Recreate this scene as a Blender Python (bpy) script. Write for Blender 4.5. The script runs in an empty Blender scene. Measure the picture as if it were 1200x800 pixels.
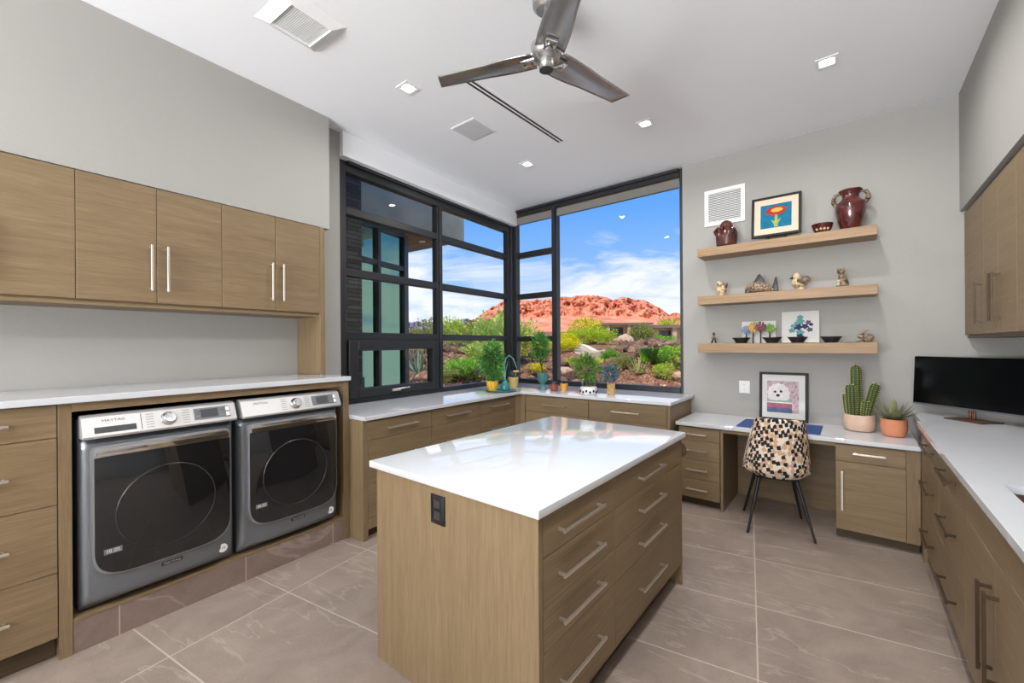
import bpy, bmesh, math, random
from mathutils import Vector, Matrix, noise
R = math.radians
PI = math.pi
random.seed(7)
scene = bpy.context.scene
col = scene.collection

# ------------------------------------------------------------------ camera
H = 1.45
cam_d = bpy.data.cameras.new('camera')
cam = bpy.data.objects.new('camera', cam_d)
col.objects.link(cam)
scene.camera = cam
cam_d.sensor_width = 36
cam_d.lens = 492 / 1200 * 36
cam_d.shift_y = 4 / 1200
cam_d.clip_start = 0.02
cam_d.clip_end = 8000
YAW, ROLL = R(39.0), R(-0.38)
fw = Vector((-math.sin(YAW), math.cos(YAW), 0))
rt0 = Vector((math.cos(YAW), math.sin(YAW), 0))
up0 = Vector((0, 0, 1))
rt = rt0 * math.cos(ROLL) + up0 * math.sin(ROLL)
up = up0 * math.cos(ROLL) - rt0 * math.sin(ROLL)
m = Matrix.Identity(4)
for i, v in enumerate((rt, up, -fw)):
    for k in range(3):
        m[k][i] = v[k]
m.translation = Vector((0, 0, H))
cam.matrix_world = m

# ------------------------------------------------------------------ view
scene.view_settings.view_transform = 'Standard'
scene.view_settings.look = 'None'
scene.view_settings.exposure = 0.0
scene.view_settings.gamma = 1.0
scene.view_settings.use_curve_mapping = False
scene.cycles.max_bounces = 8
scene.cycles.diffuse_bounces = 5
scene.cycles.glossy_bounces = 4
scene.cycles.transparent_max_bounces = 12
scene.cycles.sample_clamp_indirect = 4

# ------------------------------------------------------------------ node helpers
class NT:
    def __init__(s, tree):
        s.t = tree
    def n(s, kind, **kw):
        o = s.t.nodes.new(kind)
        for k, v in kw.items():
            if k in o.inputs.keys():
                o.inputs[k].default_value = v
            else:
                setattr(o, k, v)
        return o
    def l(s, a, b):
        s.t.links.new(a, b)
    def ramp(s, fac, stops, interp='LINEAR'):
        o = s.t.nodes.new('ShaderNodeValToRGB')
        cr = o.color_ramp
        cr.interpolation = interp
        while len(cr.elements) < len(stops):
            cr.elements.new(0.5)
        for e, (p, c) in zip(cr.elements, stops):
            e.position = p
            e.color = (c[0], c[1], c[2], 1)
        s.l(fac, o.inputs[0])
        return o.outputs[0]
    def math(s, op, a, b=None, clamp=False):
        o = s.t.nodes.new('ShaderNodeMath')
        o.operation = op
        o.use_clamp = clamp
        for i, v in enumerate((a, b)):
            if v is None:
                continue
            if isinstance(v, (int, float)):
                o.inputs[i].default_value = v
            else:
                s.l(v, o.inputs[i])
        return o.outputs[0]

def srgb(r, g, b):
    return tuple(((c / 255) / 12.92 if c / 255 <= 0.04045 else ((c / 255 + 0.055) / 1.055) ** 2.4) for c in (r, g, b))

# ------------------------------------------------------------------ world: blue sky with bright cloud banks
world = bpy.data.worlds.new('World')
scene.world = world
world.use_nodes = True
wt = NT(world.node_tree)
world.node_tree.nodes.clear()
tc = wt.n('ShaderNodeTexCoord')
sep = wt.n('ShaderNodeSeparateXYZ')
wt.l(tc.outputs['Generated'], sep.inputs[0])
sky = wt.ramp(sep.outputs['Z'], [(0.0, srgb(196, 216, 240)), (0.14, srgb(150, 192, 244)), (0.30, srgb(98, 163, 242)), (0.7, srgb(62, 128, 225))])
# project the direction on a cloud deck
zz = wt.math('ADD', wt.math('MAXIMUM', sep.outputs['Z'], 0.0), 0.12)
cx = wt.math('DIVIDE', sep.outputs['X'], zz)
cy = wt.math('DIVIDE', sep.outputs['Y'], zz)
cv = wt.n('ShaderNodeCombineXYZ')
wt.l(cx, cv.inputs[0]); wt.l(cy, cv.inputs[1])
n1 = wt.n('ShaderNodeTexNoise', Scale=0.75, Detail=9.0, Roughness=0.6, Distortion=0.5)
wt.l(cv.outputs[0], n1.inputs['Vector'])
band = wt.ramp(sep.outputs['Z'], [(0.0, (0.72,) * 3), (0.12, (0.62,) * 3), (0.23, (0.52,) * 3), (0.31, (0.36,) * 3), (0.55, (0.33,) * 3)])
cf = wt.math('ADD', n1.outputs['Fac'], wt.math('SUBTRACT', band, 0.55))
cm = wt.ramp(cf, [(0.44, (0, 0, 0)), (0.62, (1, 1, 1))])
mix = wt.n('ShaderNodeMix', data_type='RGBA')
wt.l(cm, mix.inputs[0]); wt.l(sky, mix.inputs[6])
mix.inputs[7].default_value = (*srgb(238, 242, 250), 1)
bg = wt.n('ShaderNodeBackground', Strength=1.15)
wt.l(mix.outputs[2], bg.inputs[0])
wo = wt.n('ShaderNodeOutputWorld')
wt.l(bg.outputs[0], wo.inputs[0])

# ------------------------------------------------------------------ sun and an added fill lamp behind the camera
sun_d = bpy.data.lights.new('sun', 'SUN')
sun_d.energy = 4.9
sun_d.angle = R(0.6)
sun_d.color = (1.0, 0.95, 0.87)
sun = bpy.data.objects.new('sun', sun_d)
col.objects.link(sun)
sun.rotation_euler = Vector((-0.05, 0.50, -0.86)).to_track_quat('-Z', 'Y').to_euler()

def area(name, loc, direction, sx, sy, power, color=(1, 1, 1), shape='RECTANGLE', spread=180):
    d = bpy.data.lights.new(name, 'AREA')
    d.shape = shape
    d.size = sx
    d.size_y = sy
    d.energy = power
    d.color = color
    d.spread = R(spread)
    o = bpy.data.objects.new(name, d)
    col.objects.link(o)
    o.location = loc
    o.rotation_euler = Vector(direction).to_track_quat('-Z', 'Y').to_euler()
    return o
FILL_POWER = 1420
LAMP_POWER = 12
area('added_ceiling_fill', (-0.75, -5.0, 1.35), (0, 0.20, 0.98), 2.8, 2.2, FILL_POWER, (0.96, 0.985, 1.0))  # unseen lamp, added and tilted up to brighten the ceiling

# ------------------------------------------------------------------ materials
def new_mat(name):
    mt = bpy.data.materials.new(name)
    mt.use_nodes = True
    return mt, NT(mt.node_tree), mt.node_tree.nodes['Principled BSDF']

def plain(name, c, rough=0.5, metal=0.0, spec=0.5, var=0.06, scale=12.0, bump=0.0, coat=0.0):
    mt, t, b = new_mat(name)
    tcn = t.n('ShaderNodeTexCoord')
    nz = t.n('ShaderNodeTexNoise', Scale=scale, Detail=4.0)
    t.l(tcn.outputs['Object'], nz.inputs['Vector'])
    lo = tuple(x * (1 - var) for x in c)
    hi = tuple(min(1, x * (1 + var)) for x in c)
    t.l(t.ramp(nz.outputs['Fac'], [(0.3, lo), (0.7, hi)]), b.inputs['Base Color'])
    b.inputs['Roughness'].default_value = rough
    b.inputs['Metallic'].default_value = metal
    b.inputs['Specular IOR Level'].default_value = spec
    b.inputs['Coat Weight'].default_value = coat
    if bump:
        bp = t.n('ShaderNodeBump', Strength=bump, Distance=0.002)
        t.l(nz.outputs['Fac'], bp.inputs['Height'])
        t.l(bp.outputs[0], b.inputs['Normal'])
    return mt

def wood(name, scl, lo, mid, hi):
    mt, t, b = new_mat(name)
    tcn = t.n('ShaderNodeTexCoord')
    oi = t.n('ShaderNodeObjectInfo')
    mp = t.n('ShaderNodeMapping')
    mp.inputs['Scale'].default_value = scl
    t.l(tcn.outputs['Object'], mp.inputs['Vector'])
    nz = t.n('ShaderNodeTexNoise', noise_dimensions='4D', Scale=1.0, Detail=5.0, Roughness=0.65, Distortion=0.3)
    t.l(mp.outputs[0], nz.inputs['Vector'])
    t.l(t.math('MULTIPLY', oi.outputs['Random'], 40.0), nz.inputs['W'])
    mp2 = t.n('ShaderNodeMapping')
    mp2.inputs['Scale'].default_value = tuple(s * 0.16 for s in scl)
    t.l(tcn.outputs['Object'], mp2.inputs['Vector'])
    nb = t.n('ShaderNodeTexNoise', noise_dimensions='4D', Scale=1.0, Detail=2.0)
    t.l(mp2.outputs[0], nb.inputs['Vector'])
    t.l(t.math('MULTIPLY', oi.outputs['Random'], 17.0), nb.inputs['W'])
    f = t.math('ADD', t.math('MULTIPLY', nz.outputs['Fac'], 0.72), t.math('MULTIPLY', nb.outputs['Fac'], 0.28))
    t.l(t.ramp(f, [(0.34, lo), (0.5, mid), (0.66, hi)]), b.inputs['Base Color'])
    b.inputs['Roughness'].default_value = 0.48
    b.inputs['Specular IOR Level'].default_value = 0.35
    bp = t.n('ShaderNodeBump', Strength=0.06, Distance=0.002)
    t.l(nz.outputs['Fac'], bp.inputs['Height'])
    t.l(bp.outputs[0], b.inputs['Normal'])
    return mt

WL, WM, WH = srgb(104, 86, 62), srgb(119, 100, 74), srgb(133, 113, 86)
M = {}
M['wood_h'] = wood('oak_horizontal', (7, 230, 230), WL, WM, WH)
M['wood_v'] = wood('oak_vertical', (230, 230, 7), WL, WM, WH)
M['shelf_oak'] = wood('oak_shelf', (3.5, 130, 130), srgb(124, 99, 73), srgb(146, 119, 90), srgb(162, 136, 105))
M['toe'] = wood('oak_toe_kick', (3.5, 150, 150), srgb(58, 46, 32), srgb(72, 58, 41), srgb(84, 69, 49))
M['wall'] = plain('wall_paint', srgb(157, 155, 151), 0.7, 0, 0.2, 0.012, 60, 0.05)
M['white_paint'] = plain('ceiling_paint', srgb(233, 234, 237), 0.75, 0, 0.2, 0.006, 40)
M['quartz'] = plain('white_quartz', srgb(200, 202, 206), 0.012, 0, 0.7, 0.004, 22)
M['nickel'] = plain('brushed_nickel', srgb(216, 209, 198), 0.30, 0.92, 0.5, 0.05, 90)
M['bronze'] = plain('bronze_handle', srgb(78, 62, 46), 0.36, 0.6, 0.5, 0.06, 90)
M['chrome'] = plain('chrome', srgb(222, 222, 224), 0.07, 1.0, 0.5, 0.01)
M['fan_metal'] = plain('polished_fan_nickel', srgb(176, 175, 173), 0.24, 0.85, 0.5, 0.03, 30)
M['frame_black'] = plain('black_aluminium', srgb(31, 32, 34), 0.42, 0.0, 0.5, 0.05, 30)
M['graphite'] = plain('graphite_enamel', srgb(112, 116, 121), 0.30, 0.55, 0.5, 0.02, 50, 0, 0.3)
M['panel_silver'] = plain('silver_panel', srgb(180, 179, 178), 0.34, 0.35, 0.5, 0.02, 60)
M['door_rim'] = plain('satin_grey_rim', srgb(150, 152, 156), 0.3, 0.6, 0.5, 0.02)
M['ring_grey'] = plain('drum_ring_grey', srgb(44, 45, 48), 0.25, 0.2, 0.5, 0.02)
M['black_glass'] = plain('black_glass', srgb(20, 21, 23), 0.04, 0.0, 0.7, 0.02)
M['black'] = plain('black_satin', srgb(22, 22, 23), 0.45, 0, 0.4, 0.05)
M['dark_plastic'] = plain('dark_plastic', srgb(48, 50, 53), 0.4, 0, 0.4, 0.05)
M['lcd'] = plain('grey_display', srgb(82, 86, 88), 0.25, 0, 0.5, 0.05)
M['white_plastic'] = plain('white_plastic', srgb(228, 228, 228), 0.45, 0, 0.4, 0.01)
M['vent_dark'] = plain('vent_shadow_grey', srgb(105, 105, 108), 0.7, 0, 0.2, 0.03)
M['speaker_grey'] = plain('speaker_cloth_white', srgb(196, 197, 200), 0.9, 0, 0.1, 0.03, 200)
M['screen'] = plain('screen_black', srgb(7, 7, 9), 0.12, 0, 0.4, 0.02)
M['copper'] = plain('copper', srgb(198, 134, 110), 0.22, 1.0, 0.5, 0.03)
M['walnut'] = wood('walnut', (4, 90, 90), srgb(56, 40, 28), srgb(70, 51, 36), srgb(84, 62, 45))
M['blind'] = plain('roller_blind_fabric', srgb(124, 120, 116), 0.85, 0, 0.1, 0.06, 220)
M['black_wood'] = plain('black_frame_wood', srgb(28, 27, 26), 0.55, 0, 0.3, 0.08, 40)
M['mat_board'] = plain('cream_mat_board', srgb(206, 190, 170), 0.9, 0, 0.1, 0.01)
M['mat_white'] = plain('white_mat_board', srgb(208, 207, 204), 0.9, 0, 0.1, 0.01)
M['blue_pad'] = plain('blue_leather', srgb(28, 62, 126), 0.45, 0, 0.4, 0.08, 60)
M['terracotta'] = plain('terracotta', srgb(198, 130, 98), 0.75, 0, 0.25, 0.12, 14, 0.1)
M['washed_clay'] = plain('pale_washed_clay', srgb(200, 172, 152), 0.8, 0, 0.2, 0.10, 11, 0.1)
M['soil'] = plain('soil', srgb(58, 44, 34), 0.95, 0, 0.1, 0.3, 60, 0.5)
M['cactus'] = plain('cactus_green', srgb(54, 70, 30), 0.6, 0, 0.3, 0.2, 20)
M['spine'] = plain('cactus_spines', srgb(206, 196, 140), 0.7, 0, 0.2, 0.05)
M['aloe'] = plain('aloe_green', srgb(112, 116, 84), 0.55, 0, 0.3, 0.22, 20)
M['oxblood'] = plain('oxblood_glaze', srgb(72, 26, 26), 0.12, 0, 0.6, 0.5, 14, 0.0, 0.5)
M['raku'] = plain('raku_brown_glaze', srgb(76, 42, 36), 0.22, 0, 0.5, 0.45, 16, 0.1)
M['stone_cream'] = plain('cream_stoneware', srgb(200, 182, 152), 0.55, 0, 0.3, 0.25, 30, 0.1)
M['stone_brown'] = plain('brown_stoneware', srgb(104, 88, 70), 0.5, 0, 0.4, 0.3, 40, 0.1)
M['stone_dark'] = plain('charcoal_stoneware', srgb(44, 44, 44), 0.4, 0, 0.4, 0.25, 40, 0.1)
def mottled(name, c1, c2, scale, lo=0.42, hi=0.56, rough=0.5):
    mt, t, b = new_mat(name)
    nz = t.n('ShaderNodeTexNoise', Scale=scale, Detail=5.0, Roughness=0.6)
    t.l(t.n('ShaderNodeTexCoord').outputs['Object'], nz.inputs['Vector'])
    t.l(t.ramp(nz.outputs['Fac'], [(lo, c1), (hi, c2)]), b.inputs['Base Color'])
    b.inputs['Roughness'].default_value = rough
    return mt
M['speckled'] = mottled('speckled_stoneware', srgb(58, 48, 42), srgb(158, 134, 108), 70)
M['stone_cream'] = mottled('mottled_cream_stoneware', srgb(92, 74, 56), srgb(196, 174, 140), 30, 0.36, 0.5)
M['stone_brown'] = mottled('mottled_brown_stoneware', srgb(58, 48, 38), srgb(134, 114, 88), 34)
M['stone_dark'] = plain('dark_stoneware', srgb(34, 34, 35), 0.35, 0, 0.4, 0.25, 40, 0.1)
M['handle_glaze'] = mottled('mottled_vase_handle', srgb(52, 30, 26), srgb(128, 112, 84), 46)
M['bowl_black'] = plain('black_cast_bowl', srgb(30, 30, 29), 0.5, 0, 0.4, 0.15, 60, 0.1)
M['yellow_glaze'] = plain('yellow_glaze', srgb(224, 176, 52), 0.25, 0, 0.5, 0.1, 16)
M['cream_glaze'] = plain('cream_yellow_glaze', srgb(228, 196, 120), 0.25, 0, 0.5, 0.06, 16)
M['teal_glaze'] = plain('teal_glaze', srgb(34, 112, 112), 0.2, 0, 0.6, 0.25, 18)
M['goblet_glaze'] = plain('dusty_teal_glaze', srgb(62, 112, 108), 0.22, 0, 0.6, 0.2, 18)
M['rust_glaze'] = plain('rust_glaze', srgb(136, 70, 52), 0.3, 0, 0.5, 0.15, 18)
M['amber_glaze'] = plain('amber_glaze', srgb(206, 152, 62), 0.25, 0, 0.5, 0.2, 18)
M['owl_glaze'] = plain('tan_owl_glaze', srgb(178, 146, 96), 0.4, 0, 0.4, 0.4, 50)
M['blue_succulent'] = plain('blue_grey_leaf', srgb(86, 112, 122), 0.55, 0, 0.3, 0.2, 20)
M['grey_leaf'] = plain('grey_green_leaf', srgb(92, 112, 96), 0.55, 0, 0.3, 0.2, 20)
M['stem'] = plain('plant_stem', srgb(72, 58, 40), 0.8, 0, 0.2, 0.2)
M['teal_stem'] = plain('teal_stem', srgb(96, 152, 142), 0.5, 0, 0.3, 0.1)

def leafmat(name, c, var=0.35, scale=8):
    mt, t, b = new_mat(name)
    tcn = t.n('ShaderNodeTexCoord')
    oi = t.n('ShaderNodeObjectInfo')
    nz = t.n('ShaderNodeTexNoise', noise_dimensions='4D', Scale=scale, Detail=3.0)
    t.l(tcn.outputs['Object'], nz.inputs['Vector'])
    t.l(t.math('MULTIPLY', oi.outputs['Random'], 20.0), nz.inputs['W'])
    t.l(t.ramp(nz.outputs['Fac'], [(0.3, tuple(x * (1 - var) for x in c)), (0.7, tuple(min(1, x * (1 + var)) for x in c))]), b.inputs['Base Color'])
    b.inputs['Roughness'].default_value = 0.6
    b.inputs['Specular IOR Level'].default_value = 0.2
    tr = t.n('ShaderNodeBsdfTranslucent')
    tr.inputs[0].default_value = (c[0], c[1], c[2] * 0.6, 1)
    mx = t.n('ShaderNodeMixShader')
    mx.inputs[0].default_value = 0.3
    out = [n for n in t.t.nodes if n.type == 'OUTPUT_MATERIAL'][0]
    t.l(b.outputs[0], mx.inputs[1]); t.l(tr.outputs[0], mx.inputs[2]); t.l(mx.outputs[0], out.inputs[0])
    return mt
M['fern'] = leafmat('fern_leaf', srgb(92, 146, 74))
M['ivy'] = leafmat('house_plant_leaf', srgb(112, 146, 70))
M['bush_lime'] = leafmat('lime_desert_leaf', srgb(186, 206, 66))
M['bush_yellow'] = leafmat('yellow_brittlebush', srgb(222, 212, 40))
M['bush_green'] = leafmat('bright_green_leaf', srgb(140, 190, 62))
M['bush_olive'] = leafmat('olive_leaf', srgb(146, 152, 78))
M['bush_soft'] = leafmat('feathery_green_leaf', srgb(188, 210, 108))
M['agave_leaf'] = leafmat('agave_leaf', srgb(140, 160, 128), 0.2)
M['agave_pale'] = leafmat('pale_agave_leaf', srgb(206, 208, 130), 0.2)

def emit(name, c, s):
    mt, t, b = new_mat(name)
    b.inputs['Base Color'].default_value = (1, 1, 1, 1)
    b.inputs['Emission Color'].default_value = (*c, 1)
    b.inputs['Emission Strength'].default_value = s
    return mt
M['lamp'] = emit('lit_lamp_lens', (1, 0.98, 0.95), 6)

def glass_pane(name, tint, refl):
    mt, t, b = new_mat(name)
    t.t.nodes.remove(b)
    tr = t.n('ShaderNodeBsdfTransparent')
    tr.inputs[0].default_value = (*tint, 1)
    gl = t.n('ShaderNodeBsdfGlossy', Roughness=0.0)
    fr = t.n('ShaderNodeFresnel', IOR=1.45)
    mx = t.n('ShaderNodeMixShader')
    geo = t.n('ShaderNodeNewGeometry')
    f = t.math('MULTIPLY', t.math('MULTIPLY', fr.outputs[0], refl), t.math('SUBTRACT', 1.0, geo.outputs['Backfacing']), True)
    t.l(f, mx.inputs[0]); t.l(tr.outputs[0], mx.inputs[1]); t.l(gl.outputs[0], mx.inputs[2])
    out = [n for n in t.t.nodes if n.type == 'OUTPUT_MATERIAL'][0]
    t.l(mx.outputs[0], out.inputs[0])
    return mt
M['glass'] = glass_pane('window_glass', (0.985, 0.99, 0.988), 0.55)
M['vase_glass'] = glass_pane('clear_vase_glass', (0.90, 0.94, 0.92), 1.6)
mt, t, b = new_mat('green_mirror_glass')
b.inputs['Base Color'].default_value = (*srgb(118, 150, 132), 1)
b.inputs['Metallic'].default_value = 1.0
nzg = t.n('ShaderNodeTexNoise', Scale=0.7, Detail=1.0)
t.l(t.n('ShaderNodeTexCoord').outputs['Object'], nzg.inputs['Vector'])
b.inputs['Roughness'].default_value = 0.03
M['mirror_glass'] = mt

# floor tiles, laid askew to the room
def tile_mat(name, theta, loc, bw, bh, mortar, c1, c2, cm_, coords='Object'):
    mt, t, b = new_mat(name)
    tcn = t.n('ShaderNodeTexCoord')
    mp = t.n('ShaderNodeMapping')
    mp.inputs['Rotation'].default_value = (0, 0, -theta)
    mp.inputs['Location'].default_value = loc
    t.l(tcn.outputs[coords], mp.inputs['Vector'])
    br = t.n('ShaderNodeTexBrick', offset=0.0, offset_frequency=2, squash=1.0)
    br.inputs['Scale'].default_value = 1.0
    br.inputs['Mortar Size'].default_value = mortar
    br.inputs['Mortar Smooth'].default_value = 0.1
    br.inputs['Brick Width'].default_value = bw
    br.inputs['Row Height'].default_value = bh
    br.inputs['Color1'].default_value = (0.25, 0.25, 0.25, 1)
    br.inputs['Color2'].default_value = (0.75, 0.75, 0.75, 1)
    br.inputs['Mortar'].default_value = (0.5, 0.5, 0.5, 1)
    t.l(mp.outputs[0], br.inputs['Vector'])
    # stone mottling and veins, different on every tile
    nz = t.n('ShaderNodeTexNoise', noise_dimensions='4D', Scale=2.6, Detail=9.0, Roughness=0.68, Distortion=0.8)
    t.l(mp.outputs[0], nz.inputs['Vector'])
    t.l(t.math('MULTIPLY', br.outputs['Color'], 30.0), nz.inputs['W'])
    fine = t.n('ShaderNodeTexNoise', Scale=90.0, Detail=4.0)
    t.l(mp.outputs[0], fine.inputs['Vector'])
    f = t.math('ADD', t.math('MULTIPLY', nz.outputs['Fac'], 0.8), t.math('MULTIPLY', fine.outputs['Fac'], 0.2))
    f = t.math('ADD', f, t.math('MULTIPLY', t.math('SUBTRACT', br.outputs['Color'], 0.5), 0.10))
    base = t.ramp(f, [(0.3, c1), (0.5, tuple((a + b_) / 2 for a, b_ in zip(c1, c2))), (0.72, c2)])
    mpv = t.n('ShaderNodeMapping')
    mpv.inputs['Rotation'].default_value = (0, 0, 0.5)
    mpv.inputs['Scale'].default_value = (0.7, 3.2, 1)
    t.l(mp.outputs[0], mpv.inputs['Vector'])
    nv = t.n('ShaderNodeTexNoise', noise_dimensions='4D', Scale=1.1, Detail=5.0, Roughness=0.6, Distortion=0.6)
    t.l(mpv.outputs[0], nv.inputs['Vector'])
    t.l(t.math('MULTIPLY', br.outputs['Color'], 55.0), nv.inputs['W'])
    vein = t.ramp(t.math('ABSOLUTE', t.math('SUBTRACT', nv.outputs['Fac'], 0.5)), [(0.0, (1, 1, 1)), (0.012, (0, 0, 0))])
    mx = t.n('ShaderNodeMix', data_type='RGBA')
    t.l(t.math('MULTIPLY', vein, 0.22), mx.inputs[0])
    t.l(base, mx.inputs[6])
    mx.inputs[7].default_value = (*srgb(198, 184, 170), 1)
    mx2 = t.n('ShaderNodeMix', data_type='RGBA')
    t.l(br.outputs['Fac'], mx2.inputs[0]); t.l(mx.outputs[2], mx2.inputs[6])
    mx2.inputs[7].default_value = (*cm_, 1)
    t.l(mx2.outputs[2], b.inputs['Base Color'])
    b.inputs['Roughness'].default_value = 0.42
    b.inputs['Specular IOR Level'].default_value = 0.4
    bp = t.n('ShaderNodeBump', Strength=0.12, Distance=0.002)
    t.l(t.math('SUBTRACT', f, br.outputs['Fac']), bp.inputs['Height'])
    t.l(bp.outputs[0], b.inputs['Normal'])
    return mt
TH = R(9.57)
M['floor'] = tile_mat('floor_tile', TH, (-0.026, -2.675, 0), 1.2, 0.585, 0.0035, srgb(114, 101, 92), srgb(151, 136, 125), srgb(178, 163, 151))
M['plinth'] = tile_mat('plinth_tile', 0, (-0.21, 0.3, 0), 0.585, 0.9, 0.003, srgb(104, 88, 80), srgb(134, 116, 106), srgb(168, 150, 138))

# chair fabric: petals of black, cream, tan
mt, t, b = new_mat('petal_fabric')
uv = t.n('ShaderNodeTexCoord')
mp = t.n('ShaderNodeMapping')
mp.inputs['Scale'].default_value = (1.25, 0.9, 1)
t.l(uv.outputs['UV'], mp.inputs['Vector'])
def petals(scale, offs, thr, keep):
    mq = t.n('ShaderNodeMapping')
    mq.inputs['Location'].default_value = (offs, offs * 1.7, 0)
    mq.inputs['Rotation'].default_value = (0, 0, offs)
    t.l(mp.outputs[0], mq.inputs['Vector'])
    vo = t.n('ShaderNodeTexVoronoi', voronoi_dimensions='2D', Scale=scale, Randomness=0.55, distance='MANHATTAN')
    t.l(mq.outputs[0], vo.inputs['Vector'])
    sp = t.n('ShaderNodeSeparateColor')
    t.l(vo.outputs['Color'], sp.inputs[0])
    return t.math('MULTIPLY', t.math('LESS_THAN', vo.outputs['Distance'], thr), t.math('LESS_THAN', sp.outputs[0], keep))
mxa = t.n('ShaderNodeMix', data_type='RGBA')
t.l(petals(23.0, 0.13, 0.62, 0.72), mxa.inputs[0])
mxa.inputs[6].default_value = (*srgb(232, 220, 204), 1); mxa.inputs[7].default_value = (*srgb(204, 168, 138), 1)
mxb = t.n('ShaderNodeMix', data_type='RGBA')
t.l(petals(25.0, 0.57, 0.58, 0.6), mxb.inputs[0])
t.l(mxa.outputs[2], mxb.inputs[6]); mxb.inputs[7].default_value = (*srgb(36, 36, 42), 1)
t.l(mxb.outputs[2], b.inputs['Base Color'])
b.inputs['Roughness'].default_value = 0.9
b.inputs['Specular IOR Level'].default_value = 0.15
M['petal'] = mt

# outdoors
def ground_mat(name, stops, scale, bump):
    mt, t, b = new_mat(name)
    tcn = t.n('ShaderNodeTexCoord')
    nz = t.n('ShaderNodeTexNoise', Scale=scale, Detail=8.0, Roughness=0.7)
    t.l(tcn.outputs['Object'], nz.inputs['Vector'])
    vo = t.n('ShaderNodeTexVoronoi', Scale=scale * 5)
    t.l(tcn.outputs['Object'], vo.inputs['Vector'])
    f = t.math('ADD', t.math('MULTIPLY', nz.outputs['Fac'], 0.75), t.math('MULTIPLY', vo.outputs['Distance'], 0.3))
    t.l(t.ramp(f, stops), b.inputs['Base Color'])
    b.inputs['Roughness'].default_value = 0.95
    b.inputs['Specular IOR Level'].default_value = 0.1
    bp = t.n('ShaderNodeBump', Strength=bump, Distance=0.1)
    t.l(f, bp.inputs['Height'])
    t.l(bp.outputs[0], b.inputs['Normal'])
    return mt
M['gravel'] = ground_mat('lava_gravel', [(0.35, srgb(64, 42, 30)), (0.5, srgb(126, 86, 62)), (0.62, srgb(172, 126, 94)), (0.75, srgb(208, 170, 132))], 3.5, 0.7)
M['pebble'] = ground_mat('lava_pebble', [(0.35, srgb(70, 48, 38)), (0.48, srgb(140, 100, 76)), (0.6, srgb(196, 152, 116)), (0.75, srgb(226, 194, 158))], 1.7, 0.3)
M['lava'] = ground_mat('lava_rock', [(0.3, srgb(54, 42, 36)), (0.5, srgb(114, 86, 68)), (0.75, srgb(182, 148, 118))], 3.0, 0.5)
def vary_tone(mt, lo, hi):
    t = NT(mt.node_tree)
    b = mt.node_tree.nodes['Principled BSDF']
    src = b.inputs['Base Color'].links[0].from_socket
    oi = t.n('ShaderNodeObjectInfo')
    hs = t.n('ShaderNodeHueSaturation')
    t.l(t.math('ADD', t.math('MULTIPLY', oi.outputs['Random'], hi - lo), lo), hs.inputs['Value'])
    t.l(src, hs.inputs['Color'])
    t.l(hs.outputs[0], b.inputs['Base Color'])
vary_tone(M['lava'], 0.45, 1.5)
M['tan_rock'] = ground_mat('tan_rock', [(0.3, srgb(150, 116, 90)), (0.5, srgb(196, 160, 128)), (0.75, srgb(222, 192, 160))], 3.0, 0.5)
M['red_rock'] = ground_mat('red_sandstone', [(0.32, srgb(122, 72, 58)), (0.43, srgb(196, 118, 88)), (0.55, srgb(220, 142, 106)), (0.75, srgb(230, 166, 130))], 0.012, 0.3)
M['far_rock'] = ground_mat('haze_tinted_rock', [(0.35, srgb(128, 124, 146)), (0.65, srgb(160, 150, 166))], 0.004, 0.2)  # blue of distant haze put into the rock colour
M['path'] = plain('pale_path', srgb(186, 170, 150), 0.9, 0, 0.1, 0.08, 2)
M['kerb'] = plain('pale_kerb', srgb(222, 206, 178), 0.9, 0, 0.1, 0.06, 2)
M['adobe'] = plain('tan_stucco', srgb(206, 180, 142), 0.9, 0, 0.1, 0.06, 2)
M['adobe_roof'] = plain('grey_brown_roof', srgb(132, 116, 98), 0.9, 0, 0.1, 0.06, 2)
M['house_glass'] = plain('dark_house_window', srgb(60, 66, 70), 0.1, 0, 0.5, 0.05)
M['fascia'] = plain('weathered_zinc', srgb(176, 168, 140), 0.6, 0.0, 0.4, 0.14, 3)
M['eave'] = wood('eave_boards', (3, 40, 40), srgb(76, 62, 40), srgb(96, 80, 54), srgb(112, 94, 66))
mt, t, b = new_mat('stacked_black_stone')
tcn = t.n('ShaderNodeTexCoord')
sx_ = t.n('ShaderNodeSeparateXYZ')
t.l(tcn.outputs['Object'], sx_.inputs[0])
mp = t.n('ShaderNodeCombineXYZ')
t.l(t.math('ADD', sx_.outputs['X'], sx_.outputs['Y']), mp.inputs[0]); t.l(sx_.outputs['Z'], mp.inputs[1])
br = t.n('ShaderNodeTexBrick', offset=0.37, offset_frequency=2)
for k, v in (('Scale', 1.0), ('Mortar Size', 0.004), ('Brick Width', 0.22), ('Row Height', 0.045), ('Bias', 0.0)):
    br.inputs[k].default_value = v
br.inputs['Color1'].default_value = (*srgb(46, 46, 48), 1)
br.inputs['Color2'].default_value = (*srgb(86, 85, 84), 1)
br.inputs['Mortar'].default_value = (*srgb(14, 14, 14), 1)
t.l(mp.outputs[0], br.inputs['Vector'])
t.l(br.outputs['Color'], b.inputs['Base Color'])
b.inputs['Roughness'].default_value = 0.7
bp = t.n('ShaderNodeBump', Strength=0.6, Distance=0.01)
t.l(br.outputs['Color'], bp.inputs['Height'])
t.l(bp.outputs[0], b.inputs['Normal'])
M['ledge_stone'] = mt
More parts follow.
